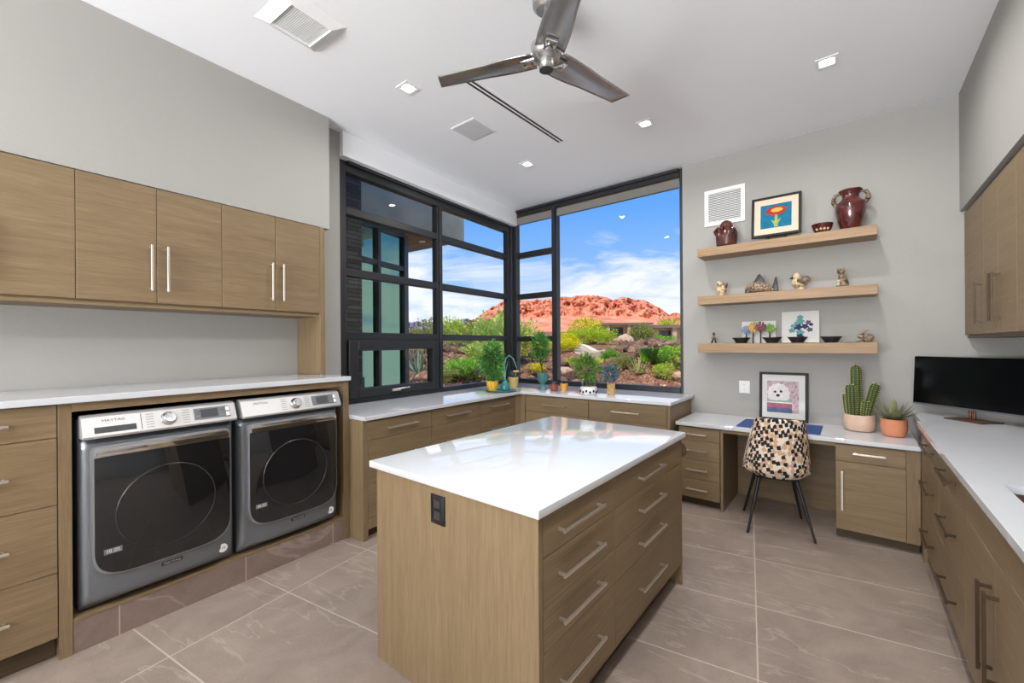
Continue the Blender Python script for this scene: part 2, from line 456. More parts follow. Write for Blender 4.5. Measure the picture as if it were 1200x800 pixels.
for k, c in dict(p_blue=(30, 104, 134), p_red=(164, 48, 44), p_yellow=(222, 164, 78), p_green=(146, 156, 84), p_bluegrey=(124, 146, 176), p_gold=(196, 162, 84), p_plum=(112, 70, 86), p_leaf=(120, 156, 76), p_teal=(96, 146, 150), p_navy=(52, 58, 88), p_violet=(92, 80, 100), p_dog=(222, 216, 214), p_mauve=(186, 166, 170), p_rose=(156, 92, 104), p_slate=(84, 96, 128), p_sage=(132, 164, 152), p_ink=(36, 34, 38), p_trunk=(52, 42, 40)).items():
    M[k] = plain('paint_' + k[2:], srgb(*c), 0.85, 0, 0.1, 0.15, 40)

# ------------------------------------------------------------------ mesh builder
class MB:
    def __init__(s):
        s.bm = bmesh.new()
        s.uvl = s.bm.loops.layers.uv.new('UVMap')
        s.mi = 0
    def _mark(s, faces):
        for f in faces:
            f.material_index = s.mi
    def box(s, x0, x1, y0, y1, z0, z1, bev=0.0, seg=1, rot=None):
        bm = s.bm
        x0, x1 = min(x0, x1), max(x0, x1); y0, y1 = min(y0, y1), max(y0, y1); z0, z1 = min(z0, z1), max(z0, z1)
        vs = [bm.verts.new((x, y, z)) for x in (x0, x1) for y in (y0, y1) for z in (z0, z1)]
        idx = [(0, 1, 3, 2), (4, 6, 7, 5), (0, 4, 5, 1), (2, 3, 7, 6), (0, 2, 6, 4), (1, 5, 7, 3)]
        fs = [bm.faces.new([vs[i] for i in q]) for q in idx]
        s._mark(fs)
        if rot is not None:
            bmesh.ops.transform(bm, matrix=rot, verts=vs)
        if bev > 0:
            es = list({e for f in fs for e in f.edges})
            r = bmesh.ops.bevel(bm, geom=es, offset=bev, segments=seg, profile=0.5, affect='EDGES')
            s._mark(r['faces'])
        return s
    def prism(s, pts, a0, a1, axis='z', bev=0.0, seg=1):
        bm = s.bm
        def P(p, a):
            return {'z': (p[0], p[1], a), 'y': (p[0], a, p[1]), 'x': (a, p[0], p[1])}[axis]
        v0 = [bm.verts.new(P(p, a0)) for p in pts]
        v1 = [bm.verts.new(P(p, a1)) for p in pts]
        n = len(pts)
        fs = [bm.faces.new(v0[::-1]), bm.faces.new(v1)]
        for i in range(n):
            fs.append(bm.faces.new((v0[i], v0[(i + 1) % n], v1[(i + 1) % n], v1[i])))
        s._mark(fs)
        bmesh.ops.recalc_face_normals(bm, faces=fs)
        if bev > 0:
            es = list({e for f in fs[:2] for e in f.edges})
            r = bmesh.ops.bevel(bm, geom=es, offset=bev, segments=seg, profile=0.5, affect='EDGES')
            s._mark(r['faces'])
        return s
    def tube(s, path, radii, seg=10, cap=True):
        bm = s.bm
        path = [Vector(p) for p in path]
        if isinstance(radii, (int, float)):
            radii = [radii] * len(path)
        rings = []
        prev = None
        for i, p in enumerate(path):
            d = (path[min(i + 1, len(path) - 1)] - path[max(i - 1, 0)]).normalized()
            if prev is None:
                a = d.orthogonal().normalized()
            else:
                a = (prev - d * prev.dot(d))
                a = a.normalized() if a.length > 1e-6 else d.orthogonal().normalized()
            prev = a
            b = d.cross(a)
            rings.append([bm.verts.new(p + (a * math.cos(2 * PI * k / seg) + b * math.sin(2 * PI * k / seg)) * max(radii[i], 1e-4)) for k in range(seg)])
        fs = []
        for r0, r1 in zip(rings, rings[1:]):
            for k in range(seg):
                fs.append(bm.faces.new((r0[k], r0[(k + 1) % seg], r1[(k + 1) % seg], r1[k])))
        if cap:
            fs.append(bm.faces.new(rings[0][::-1])); fs.append(bm.faces.new(rings[-1]))
        s._mark(fs)
        return s
    def cyl(s, p0, p1, r0, r1=None, seg=16, cap=True):
        return s.tube([p0, p1], [r0, r0 if r1 is None else r1], seg, cap)
    def lathe(s, prof, seg=24, c=(0, 0, 0), sx=1.0, sy=1.0, wob=None):
        bm = s.bm
        rings = []
        for j, (r, z) in enumerate(prof):
            rr = []
            for k in range(seg):
                a = 2 * PI * k / seg
                q = r * (wob(a, j / (len(prof) - 1)) if wob else 1)
                rr.append(bm.verts.new((c[0] + q * sx * math.cos(a), c[1] + q * sy * math.sin(a), c[2] + z)))
            rings.append(rr)
        fs = []
        for r0, r1 in zip(rings, rings[1:]):
            for k in range(seg):
                fs.append(bm.faces.new((r0[k], r0[(k + 1) % seg], r1[(k + 1) % seg], r1[k])))
        if prof[0][0] > 1e-5:
            fs.append(bm.faces.new(rings[0][::-1]))
        if prof[-1][0] > 1e-5:
            fs.append(bm.faces.new(rings[-1]))
        s._mark(fs)
        return s
    def ball(s, c, r, seg=14, rings=9, rot=None, fn=None):
        if isinstance(r, (int, float)):
            r = (r, r, r)
        bm = s.bm
        rg = []
        for j in range(rings + 1):
            ph = PI * j / rings
            rr = []
            for k in range(seg):
                a = 2 * PI * k / seg
                v = Vector((math.sin(ph) * math.cos(a) * r[0], math.sin(ph) * math.sin(a) * r[1], -math.cos(ph) * r[2]))
                if rot is not None:
                    v = rot @ v
                v = v + Vector(c)
                if fn:
                    v = fn(v)
                rr.append(bm.verts.new(v))
            rg.append(rr)
        fs = []
        for r0, r1 in zip(rg, rg[1:]):
            for k in range(seg):
                fs.append(bm.faces.new((r0[k], r0[(k + 1) % seg], r1[(k + 1) % seg], r1[k])))
        s._mark(fs)
        return s
    def grid(s, fn, nu, nv, uv=None):
        bm = s.bm
        vs = [[bm.verts.new(fn(i / nu, j / nv)) for j in range(nv + 1)] for i in range(nu + 1)]
        for i in range(nu):
            for j in range(nv):
                f = bm.faces.new((vs[i][j], vs[i + 1][j], vs[i + 1][j + 1], vs[i][j + 1]))
                f.material_index = s.mi
                if uv:
                    for lp, (a, b_) in zip(f.loops, ((i, j), (i + 1, j), (i + 1, j + 1), (i, j + 1))):
                        lp[s.uvl].uv = uv(a / nu, b_ / nv)
        return s
    def face(s, pts):
        f = s.bm.faces.new([s.bm.verts.new(p) for p in pts])
        f.material_index = s.mi
        return s
    def leaf(s, p, d, n, L, W, bend=0.0):
        p = Vector(p); d = Vector(d).normalized(); n = Vector(n)
        sd = d.cross(n)
        sd = sd.normalized() if sd.length > 1e-5 else d.orthogonal().normalized()
        nn = sd.cross(d)
        a = p; m1 = p + d * L * 0.45 + nn * bend * L * 0.3; e = p + d * L - nn * bend * L * 0.4
        v = [s.bm.verts.new(q) for q in (a, m1 + sd * W / 2, e, m1 - sd * W / 2)]
        for tri in ((v[0], v[1], v[2]), (v[0], v[2], v[3])):
            f = s.bm.faces.new(tri); f.material_index = s.mi
        return s
    def blade(s, p, d, upv, L, W, T, curve=0.3, seg=5):
        """A fleshy tapering succulent leaf."""
        p = Vector(p); d = Vector(d).normalized(); upv = Vector(upv)
        sd = d.cross(upv).normalized()
        rings = []
        for i in range(seg + 1):
            q = i / seg
            c = p + d * L * q + upv * curve * L * q * q
            w = W / 2 * (1 - q) ** 0.7 * (1 if q > 0.2 else 0.8 + q); tt = T / 2 * (1 - q * 0.8)
            w = max(w, 0.0006)
            rings.append([s.bm.verts.new(c + sd * w), s.bm.verts.new(c + upv * tt * 0.3), s.bm.verts.new(c - sd * w), s.bm.verts.new(c - upv * tt)])
        for r0, r1 in zip(rings, rings[1:]):
            for k in range(4):
                f = s.bm.faces.new((r0[k], r0[(k + 1) % 4], r1[(k + 1) % 4], r1[k])); f.material_index = s.mi
        for rr in (rings[0][::-1], rings[-1]):
            f = s.bm.faces.new(rr); f.material_index = s.mi
        return s
    def mesh(s, name, mats, sharp=35, recalc=True):
        bm = s.bm
        if recalc:
            bmesh.ops.recalc_face_normals(bm, faces=bm.faces[:])
        for f in bm.faces:
            f.smooth = True
        for e in bm.edges:
            if len(e.link_faces) == 2 and e.calc_face_angle(0) > R(sharp):
                e.smooth = False
        me = bpy.data.meshes.new(name)
        bm.to_mesh(me)
        bm.free()
        for mm in (mats if isinstance(mats, (list, tuple)) else [mats]):
            me.materials.append(mm)
        return me
    def build(s, name, mats, parent=None, loc=None, rot=None, sharp=35):
        o = bpy.data.objects.new(name, s.mesh(name, mats, sharp))
        col.objects.link(o)
        if parent is not None:
            o.parent = parent
        if loc is not None:
            o.location = loc
        if rot is not None:
            o.rotation_euler = rot
        return o

def tag(o, label=None, cat=None, group=None, kind=None):
    for k, v in (('label', label), ('category', cat), ('group', group), ('kind', kind)):
        if v:
            o[k] = v
    return o
def thing(name, label, cat, loc=(0, 0, 0), rz=0.0, group=None):
    o = bpy.data.objects.new(name, None)
    o.empty_display_size = 0.05
    col.objects.link(o)
    o.location = loc
    o.rotation_euler = (0, 0, rz)
    return tag(o, label, cat, group)
def struct(name, mb, mat, loc=None, rot=None, label=None):
    o = mb.build(name, mat, None, loc, rot)
    o['kind'] = 'structure'
    if label:
        o['label'] = label
    return o
def copy_tree(o, parent=None):
    c = o.copy()
    col.objects.link(c)
    if parent is not None:
        c.parent = parent
    for ch in list(o.children):
        copy_tree(ch, c)
    return c
def lettering(name, s, size, mat, parent, loc, rot=(R(90), 0, 0), depth=0.0006, align='CENTER', sx=1.0):
    cu = bpy.data.curves.new('lettering', 'FONT')
    cu.body = s; cu.size = size; cu.extrude = depth; cu.align_x = align; cu.align_y = 'CENTER'
    tmp = bpy.data.objects.new('lettering_tmp', cu)
    col.objects.link(tmp)
    dg = bpy.context.evaluated_depsgraph_get()
    me = bpy.data.meshes.new_from_object(tmp.evaluated_get(dg))
    bpy.data.objects.remove(tmp); bpy.data.curves.remove(cu)
    me.materials.clear(); me.materials.append(mat)
    o = bpy.data.objects.new(name, me)
    col.objects.link(o)
    o.parent = parent; o.location = loc; o.rotation_euler = rot; o.scale = (sx, 1, 1)
    return o

# the laundry and window side of the room stands 4.2 degrees askew
A = R(4.2)
LX = Vector((math.cos(A), math.sin(A), 0)); LY = Vector((-math.sin(A), math.cos(A), 0))
def Lw(x, y, z=0.0):
    return LX * x + LY * y + Vector((0, 0, z))
LROT = R(90) + A            # a unit's local x runs along the left wall, its front faces the room
CZ = 3.31                   # ceiling
YB = 4.56                   # back wall
XR = 1.0                    # right wall

# ================================================================== STRUCTURE
struct('floor', MB().prism([(-4.6, -6.1), (1.2, -6.1), (1.2, 4.72), (-3.9, 4.72)], -0.2, 0.0), M['floor'])
cl = [Lw(-3.62, -9.6), Lw(-3.62, 5.0), Vector((-3.7, 4.9, 0)), Vector((1.3, 4.9, 0)), Vector((1.3, -9.6, 0))]  # slab runs past the rear wall as an added eave against sun
struct('ceiling', MB().prism([(p.x, p.y) for p in cl], CZ, CZ + 0.3), M['white_paint'])
mb = MB()
mb.prism([(-3.75, -6.6), (-3.5, -6.6), (-3.5, 1.915), (-3.31, 1.915), (-3.31, 2.15), (-3.75, 2.15)], 0, CZ)
struct('wall_left', mb, M['wall'], rot=(0, 0, A))
struct('trim_1', MB().box(-3.4995, -3.165, -6.4, 1.963, 2.40, CZ - 0.001), M['wall'], rot=(0, 0, A), label='grey bulkhead above the laundry wall cabinets')
struct('trim_2', MB().box(-3.46, -3.26, 2.151, 4.83, 3.10, CZ - 0.001), M['white_paint'], rot=(0, 0, A), label='white boxed soffit above the side window')
struct('wall_window_sill', MB().box(-3.46, -3.37, 2.151, 4.84, 0, 0.925), M['wall'], rot=(0, 0, A))
mb = MB().box(-1.377, 1.2, YB, 4.88, 0, CZ)
struct('wall_back', mb, M['wall'])
struct('wall_back_sill', MB().box(-3.72, -1.378, 4.605, 4.70, 0, 0.925), M['wall'])
struct('wall_right', MB().box(XR, 1.2, -6.1, YB - 0.001, 0, CZ), M['wall'])
struct('trim_3', MB().box(0.632, XR - 0.001, -5.99, YB - 0.001, 2.425, CZ - 0.001), M['wall'], label='grey bulkhead above the right wall cabinets')
mb = MB()
mb.box(-4.3, -3.75, -6.2, -6.0, 0, CZ); mb.box(0.75, 1.2, -6.2, -6.0, 0, CZ)
mb.box(-3.75, 0.75, -6.2, -6.0, 0, 0.3); mb.box(-3.75, 0.75, -6.2, -6.0, 3.0, CZ)
struct('wall_front', mb, M['wall'])  # opening made for the added rear window
w3 = thing('added_rear_window', None, None); w3['kind'] = 'structure'  # unseen rear window, added to go with the fill lamp
mb = MB()
mb.box(-3.75, -3.68, -6.14, -6.06, 0.3, 3.0); mb.box(0.68, 0.75, -6.14, -6.06, 0.3, 3.0); mb.box(-3.68, 0.68, -6.14, -6.06, 0.3, 0.37); mb.box(-3.68, 0.68, -6.14, -6.06, 2.93, 3.0); mb.box(-1.55, -1.48, -6.14, -6.06, 0.37, 2.93)
mb.build('window_frame', M['frame_black'], w3)
MB().box(-3.68, 0.68, -6.105, -6.095, 0.37, 2.93).build('pane', M['glass'], w3)

# side window: three transoms, one mullion, an awning sash bottom left
FB = M['frame_black']
w1 = thing('window_1', None, None, rz=A); w1['kind'] = 'structure'
X0, X1 = -3.43, -3.345
mb = MB().box(X0, X1, 2.152, 2.235, 0.93, 3.10, 0.004); mb.build('jamb', FB, w1)
mb = MB().box(X0, X1, 4.735, 4.83, 0.93, 3.10, 0.004).box(X0 + 0.02, X1 + 0.03, 4.775, 4.83, 0.93, 3.10, 0.004); mb.build('corner_post', FB, w1)
mb = MB().box(X0, X1, 2.236, 4.734, 3.005, 3.099, 0.004).box(X0, X1 + 0.03, 2.236, 4.734, 3.07, 3.099, 0.003); mb.build('window_head', FB, w1)
mb = MB().box(X0, X1, 2.236, 4.734, 0.926, 0.975, 0.004); mb.build('window_sill', FB, w1)
mb = MB().box(X0, X1, 3.37, 3.45, 0.976, 3.004, 0.004).box(X1 - 0.001, X1 + 0.02, 3.39, 3.43, 0.976, 3.004, 0.003); mb.build('mullion', FB, w1)
for zc, hh in ((2.665, 0.035), (2.115, 0.035), (1.54, 0.035)):
    for a, b_ in ((2.236, 3.369), (3.451, 4.734)):
        MB().box(X0, X1 - 0.004, a, b_, zc - hh, zc + hh, 0.004).build('transom', FB, w1)
zs = [(2.70, 3.004), (2.15, 2.63), (1.575, 2.08)]
for z0, z1 in zs:
    for a, b_ in ((2.236, 3.369), (3.451, 4.734)):
        MB().box(-3.392, -3.386, a, b_, z0, z1).build('pane', M['glass'], w1)
MB().box(-3.392, -3.386, 3.451, 4.734, 0.976, 1.504).build('pane', M['glass'], w1)
mb = MB()
for bx in ((2.24, 2.335, 0.978, 1.503), (3.27, 3.366, 0.978, 1.503), (2.336, 3.269, 0.978, 1.058), (2.336, 3.269, 1.415, 1.503)):
    mb.box(-3.42, -3.318, bx[0], bx[1], bx[2], bx[3], 0.005)
sash = mb.build('awning_sash', FB, w1)
MB().box(-3.392, -3.386, 2.336, 3.269, 1.059, 1.414).build('pane', M['glass'], sash)
mb = MB().box(-3.318, -3.29, 2.70, 2.80, 1.005, 1.03, 0.004).tube([(-3.295, 2.72, 1.02), (-3.27, 2.76, 1.03), (-3.262, 2.87, 1.035)], [0.008, 0.008, 0.007], 8).ball((-3.262, 2.875, 1.035), 0.011, 8, 6)
mb.build('crank_handle', M['nickel'], sash)

# back window: narrow divided light beside one huge picture pane
w2 = thing('window_2', None, None); w2['kind'] = 'structure'
Y0, Y1 = 4.575, 4.66
MB().box(-3.695, -3.62, Y0, Y1, 0.93, 3.30, 0.004).build('jamb', FB, w2)
MB().box(-1.412, -1.379, Y0, Y1, 0.93, 3.30, 0.004).build('jamb', FB, w2)
MB().box(-3.619, -1.413, Y0, Y1, 3.225, 3.30, 0.004).box(-3.619, -1.413, Y0 - 0.03, Y0, 3.27, 3.30, 0.003).build('window_head', FB, w2)
MB().box(-3.619, -1.413, Y0, Y1, 0.926, 0.985, 0.004).build('window_sill', FB, w2)
MB().box(-3.035, -2.955, Y0, Y1, 0.986, 3.224, 0.004).box(-3.015, -2.975, Y0 - 0.02, Y0, 0.986, 3.224, 0.003).build('mullion', FB, w2)
for zc in (2.685, 2.115, 1.53):
    MB().box(-3.619, -3.036, Y0 + 0.004, Y1, zc - 0.035, zc + 0.035, 0.004).build('transom', FB, w2)
for z0, z1 in ((2.721, 3.224), (2.151, 2.649), (1.566, 2.079), (0.986, 1.494)):
    MB().box(-3.619, -3.036, 4.615, 4.621, z0, z1).build('pane', M['glass'], w2)
MB().box(-2.954, -1.413, 4.615, 4.621, 0.986, 3.224).build('pane', M['glass'], w2)
def roller_blind(x0, x1, label):
    r = thing('roller_blind', label, 'blind', ((x0 + x1) / 2, 4.597, 3.224))
    w = (x1 - x0) / 2 - 0.004
    MB().tube([(-w, 0, -0.028), (w, 0, -0.028)], 0.016, 12).build('fabric_roll', M['blind'], r)
    MB().box(-w, w, -0.018, -0.0165, -0.115, -0.026).build('fabric', M['blind'], r)
    MB().box(-w, w, -0.021, -0.0125, -0.128, -0.114, 0.003).build('bottom_bar', M['dark_plastic'], r)
roller_blind(-3.619, -3.036, 'short grey roller blind rolled up above the narrow pane beside the window corner')
roller_blind(-2.954, -1.413, 'long grey roller blind rolled up above the large picture window')

# ================================================================== CABINETS
def handle(parent, mat, orient, c, ln, y=-0.034, name='handle'):
    """A square bar pull on two feet; c = centre on the front, local x/z."""
    mb = MB()
    k = 0.0085 if mat == M['bronze'] else 0.006
    if orient == 'h':
        mb.box(c[0] - ln / 2, c[0] + ln / 2, y - 0.005, y + 0.005, c[1] - k, c[1] + k, 0.0012)
        for q in (-1, 1):
            mb.box(c[0] + q * (ln / 2 - 0.014) - 0.005, c[0] + q * (ln / 2 - 0.014) + 0.005, y + 0.005, -0.0002, c[1] - 0.005, c[1] + 0.005)
    else:
        mb.box(c[0] - k, c[0] + k, y - 0.005, y + 0.005, c[1] - ln / 2, c[1] + ln / 2, 0.0012)
        for q in (-1, 1):
            zc = c[1] + q * (ln / 2 - 0.014)
            mb.box(c[0] - 0.005, c[0] + 0.005, y + 0.005, -0.0002, zc - 0.005, zc + 0.005)
    return mb.build(name, mat, parent)

def cabinet(name, label, loc, rz, w, d, zb, zt, fronts, hm, toe=0.06, group=None, body='wood_v', floor=True, cat='cabinet'):
    r = thing(name, label, cat, loc, rz, group)
    mb = MB()
    mb.box(0.0005, w - 0.0005, 0.0205, d, zb, zt)
    mb.build('carcass', M[body], r)
    if floor:
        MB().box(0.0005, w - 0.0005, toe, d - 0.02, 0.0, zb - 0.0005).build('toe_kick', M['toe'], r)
    for f in fronts:
        kind, x0, x1, z0, z1 = f[:5]
        o = MB().box(x0 + 0.0015, x1 - 0.0015, 0, 0.02, z0 + 0.0015, z1 - 0.0015, 0.0012).build(kind, M['wood_h'], r)
        if len(f) > 5 and f[5]:
            handle(o, hm, *f[5])
    return r

NK, BZ = M['nickel'], M['bronze']
# laundry drawers, far left
xf = -2.842
cabinet('drawer_cabinet', 'tall oak drawer stack left of the washing machine', Lw(xf, -0.205), LROT, 0.598, 0.655, 0.105, 1.189,
        [('drawer', 0, 0.598, a, b_, ('h', (0.30, (a + b_) / 2), 0.30)) for a, b_ in ((1.033, 1.187), (0.723, 1.033), (0.409, 0.723), (0.107, 0.409))], NK)
sr = thing('laundry_surround', 'oak surround framing the niche of the washer and dryer', 'cabinet', Lw(xf, 0.395), LROT)
MB().box(0.0, 0.045, 0, 0.655, 0, 1.189, 0.001).build('side_panel', M['wood_v'], sr)
MB().box(1.467, 1.515, 0, 0.655, 0, 1.189, 0.001).build('side_panel', M['wood_v'], sr)
MB().box(0.0455, 1.4665, 0, 0.655, 1.147, 1.189, 0.001).build('top_rail', M['wood_h'], sr)
pl = thing('plinth', 'raised tiled plinth under the washer and dryer', 'plinth', Lw(xf, 0.395), LROT)
MB().box(0.046, 1.466, 0.004, 0.653, 0, 0.15).build('tiled_base', M['plinth'], pl)
MB().box(0.046, 1.466, 0.0, 0.653, 0.1505, 0.166, 0.001).build('wooden_edge', M['wood_h'], pl)
wt_ = MB().prism([(-2.815, -0.21), (-2.815, 1.912), (-3.305, 1.912), (-3.4985, 1.905), (-3.4985, -0.21)], 1.1905, 1.222, 'z', 0.002).build('worktop', M['quartz'], rot=(0, 0, A))
tag(wt_, 'white quartz worktop over the washer and dryer', 'worktop')

# laundry wall cabinets
for y0, w, lab, hx in ((-0.17, 0.676, 'oak wall cabinet at the far left end of the laundry row', (0.30, 0.375)),
                       (0.506, 0.679, 'middle oak wall cabinet above the laundry worktop', (0.31, 0.386)),
                       (1.185, 0.684, 'oak wall cabinet above the dryer beside the window', (0.31, 0.387))):
    hw = w / 2 if y0 != -0.17 else 0.335
    c = cabinet('wall_cabinet', lab, Lw(-3.15, y0), LROT, w, 0.345, 1.70, 2.394,
                [('door', 0, hw, 1.71, 2.392, ('v', (hx[0], 1.915), 0.27)), ('door', hw, w, 1.71, 2.392, ('v', (hx[1], 1.915), 0.27))], NK, floor=False, body='wood_h')
    MB().box(0.0005, w - 0.0005, 0.012, 0.345, 1.682, 1.6995).build('bottom_rail', M['wood_h'], c)
ep = MB().box(0, 0.041, 0, 0.345, 1.2225, 2.396, 0.001).build('end_panel', M['wood_v'], loc=Lw(-3.15, 1.8695), rot=(0, 0, LROT))
tag(ep, 'tall oak end panel between laundry worktop and wall cabinets', 'panel')

# base cabinets under the side window
def D3(w, zt=0.885, z1=0.741, z2=0.419, zb=0.077, ln=0.31):
    return [('drawer', 0, w, z1, zt, ('h', (w / 2, (z1 + zt) / 2), ln)), ('drawer', 0, w, z2, z1, ('h', (w / 2, (z1 + z2) / 2), ln)), ('drawer', 0, w, zb, z2, ('h', (w / 2, (zb + z2) / 2), ln))]
xw = -2.675
for y0, y1, lab in ((1.955, 2.608, 'oak drawer cabinet under the side window, nearest the dryer'), (2.608, 3.286, 'middle oak drawer cabinet under the side window'), (3.286, 3.90, 'oak drawer cabinet under the side window, nearest the corner')):
    c = cabinet('base_cabinet', lab, Lw(xw, y0 + 0.0005), LROT, y1 - y0 - 0.001, 0.60, 0.075, 0.894, D3(y1 - y0 - 0.001), NK, cat='cabinet')
    if y0 == 1.955:
        MB().box(-0.043, -0.0005, 0, 0.60, 0, 0.894, 0.001).build('side_panel', M['wood_v'], c)
# corner filler
fl = MB().prism([(Lw(xw, 3.901).x, Lw(xw, 3.901).y), (-2.93, 3.772), (-2.872, 3.774), (-2.88, 3.9), (Lw(xw - 0.06, 3.95).x - 0.05, Lw(xw - 0.06, 3.95).y)][:5], 0.075, 0.894).build('corner_filler', M['wood_v'])
tag(fl, 'narrow oak filler strip in the inner corner of the window cabinets', 'filler')
BR = R(1.6)
for k, (x0, w, lab) in enumerate(((-2.866, 0.786, 'oak drawer cabinet under the picture window, nearest the corner'), (-2.079, 0.784, 'oak drawer cabinet under the picture window, beside the desk'))):
    p = Vector((-2.866, 3.775, 0)) + Vector((math.cos(BR), math.sin(BR), 0)) * (x0 + 2.866)
    c = cabinet('base_cabinet', lab, p, BR, w - 0.002, 0.72, 0.075, 0.894, D3(w - 0.002, 0.885, 0.708, 0.41, 0.077, 0.275), NK)
    if k:
        MB().box(w - 0.001, w + 0.022, 0, 0.72, 0, 0.894, 0.001).build('side_panel', M['wood_v'], c)
cn = [Lw(-2.652, 1.914), Vector((-2.905, 3.745, 0)), Vector((-1.258, 3.797, 0)), Vector((-1.272, 4.555, 0)), Vector((-1.40, 4.555, 0)), Vector((-1.40, 4.573, 0)), Vector((-3.68, 4.573, 0)), Lw(-3.343, 4.73), Lw(-3.343, 2.156), Lw(-3.303, 2.156), Lw(-3.303, 1.914)]
cw = MB().prism([(p.x, p.y) for p in cn], 0.8955, 0.9255, 'z', 0.002).build('worktop', M['quartz'])
tag(cw, 'white quartz L-shaped worktop along the corner windows', 'worktop')

# desk
cabinet('desk_pedestal', 'narrow oak four-drawer pedestal under the left end of the desk', (-1.236, 3.94, 0), 0, 0.35, 0.60, 0.07, 0.7135,
        [('drawer', 0, 0.345, a, b_, ('h', (0.16, (a + b_) / 2), 0.18)) for a, b_ in ((0.586, 0.70), (0.417, 0.586), (0.243, 0.417), (0.072, 0.243))], NK)
tag(MB().box(-0.885, -0.866, 3.94, 4.545, 0, 0.7135, 0.001).build('desk_side_panel', M['wood_v']), 'oak panel beside the four-drawer pedestal, left of the knee space', 'panel')
rp = cabinet('desk_cabinet', 'oak desk cabinet with one drawer over a door, below the cactus', (-0.10, 3.94, 0), 0, 0.386, 0.60, 0.07, 0.7135,
        [('drawer', 0, 0.386, 0.578, 0.70, ('h', (0.19, 0.645), 0.18)), ('door', 0, 0.386, 0.072, 0.578, ('v', (0.038, 0.365), 0.285))], NK)
MB().box(0.3865, 0.456, 0, 0.02, 0.072, 0.7135).build('filler', M['wood_v'], rp)
MB().box(0.3865, 0.456, 0.06, 0.07, 0, 0.0715).build('toe_kick', M['toe'], rp)
ap = MB().box(-0.8655, -0.1005, 3.945, 3.965, 0.68, 0.7135).build('desk_apron', M['wood_h'])
tag(ap, 'slim oak apron rail under the desk top above the knee space', 'rail')
bp_ = MB().box(-0.8655, -0.1005, 4.535, 4.552, 0.0, 0.7135).build('desk_back_panel', M['wood_h'])
tag(bp_, 'oak panel closing the back of the desk knee space', 'panel')
dk = MB().prism([(-1.255, 3.915), (0.356, 3.915), (0.356, 4.555), (-1.264, 4.555)], 0.714, 0.745, 'z', 0.002).build('desktop', M['quartz'])
tag(dk, 'white quartz desktop below the floating shelves', 'desk top')

# right base run
xr = 0.36
def right_loc(y):
    return (xr, y, 0)
cabinet('base_cabinet', 'oak drawer cabinet of the right counter, nearest the desk', right_loc(3.852), -R(90), 0.66, 0.62, 0.12, 0.884, D3(0.66, 0.88, 0.735, 0.41, 0.13, 0.30), BZ)
cabinet('base_cabinet', 'oak drawer cabinet in the middle of the right counter', right_loc(3.19), -R(90), 0.66, 0.62, 0.12, 0.884, D3(0.66, 0.88, 0.735, 0.41, 0.13, 0.30), BZ)
sk = cabinet('sink_cabinet', 'oak sink cabinet with two doors and bronze pulls at the right edge', right_loc(2.529), -R(90), 0.944, 0.62, 0.12, 0.66,
        [('false_front', 0, 0.944, 0.735, 0.88, None), ('door', 0, 0.472, 0.13, 0.735, ('v', (0.425, 0.49), 0.30)), ('door', 0.472, 0.944, 0.13, 0.735, ('v', (0.515, 0.49), 0.30))], BZ)
mb = MB().box(0.0005, 0.944, 0.021, 0.04, 0.661, 0.884).box(0.0005, 0.02, 0.041, 0.62, 0.661, 0.884).box(0.92, 0.944, 0.041, 0.62, 0.661, 0.884)
mb.build('apron', M['wood_v'], sk)
tag(MB().box(0.36, 0.98, 3.8535, 3.936, 0.0, 0.884).build('corner_filler', M['wood_v']), 'narrow oak filler between the desk and the right counter drawers', 'filler')
# worktop with a sink cut-out
mb = MB()
bm = mb.bm
ox = [(0.338, 1.2), (0.998, 1.2), (0.998, 4.556), (0.362, 4.556), (0.362, 3.95), (0.338, 3.95)]
z0, z1 = 0.885, 0.914
for (a, b_, c, d) in ((0.338, 0.44, 1.2, 3.95), (0.44, 0.90, 1.2, 1.72), (0.44, 0.90, 2.385, 3.95), (0.90, 0.998, 1.2, 3.95), (0.362, 0.998, 3.95, 4.556)):
    mb.box(a, b_, c, d, z0, z1)
bmesh.ops.remove_doubles(bm, verts=bm.verts[:], dist=1e-5)
rw = mb.build('worktop', M['quartz'])
tag(rw, 'white quartz worktop with sink along the right wall', 'worktop')
M['sink_metal'] = plain('bronze_sink', srgb(120, 98, 78), 0.35, 0.8, 0.5, 0.1, 30)
mb = MB().box(0.43, 0.44, 1.71, 2.395, 0.68, 0.884).box(0.90, 0.91, 1.71, 2.395, 0.68, 0.884).box(0.44, 0.90, 1.71, 1.72, 0.68, 0.884).box(0.44, 0.90, 2.385, 2.395, 0.68, 0.884).box(0.43, 0.91, 1.71, 2.395, 0.67, 0.68)
s_ = thing('sink', 'undermount bronze sink in the right worktop at the picture edge', 'sink', (0.67, 2.05, 0.67))
mb.build('basin', M['sink_metal'], s_, loc=(-0.67, -2.05, -0.67))
MB().lathe([(0.045, 0), (0.045, 0.004), (0.03, 0.006), (0.02, 0.002), (0.0, 0.002)], 20, (0, 0, 0.0105)).build('drain', M['nickel'], s_)

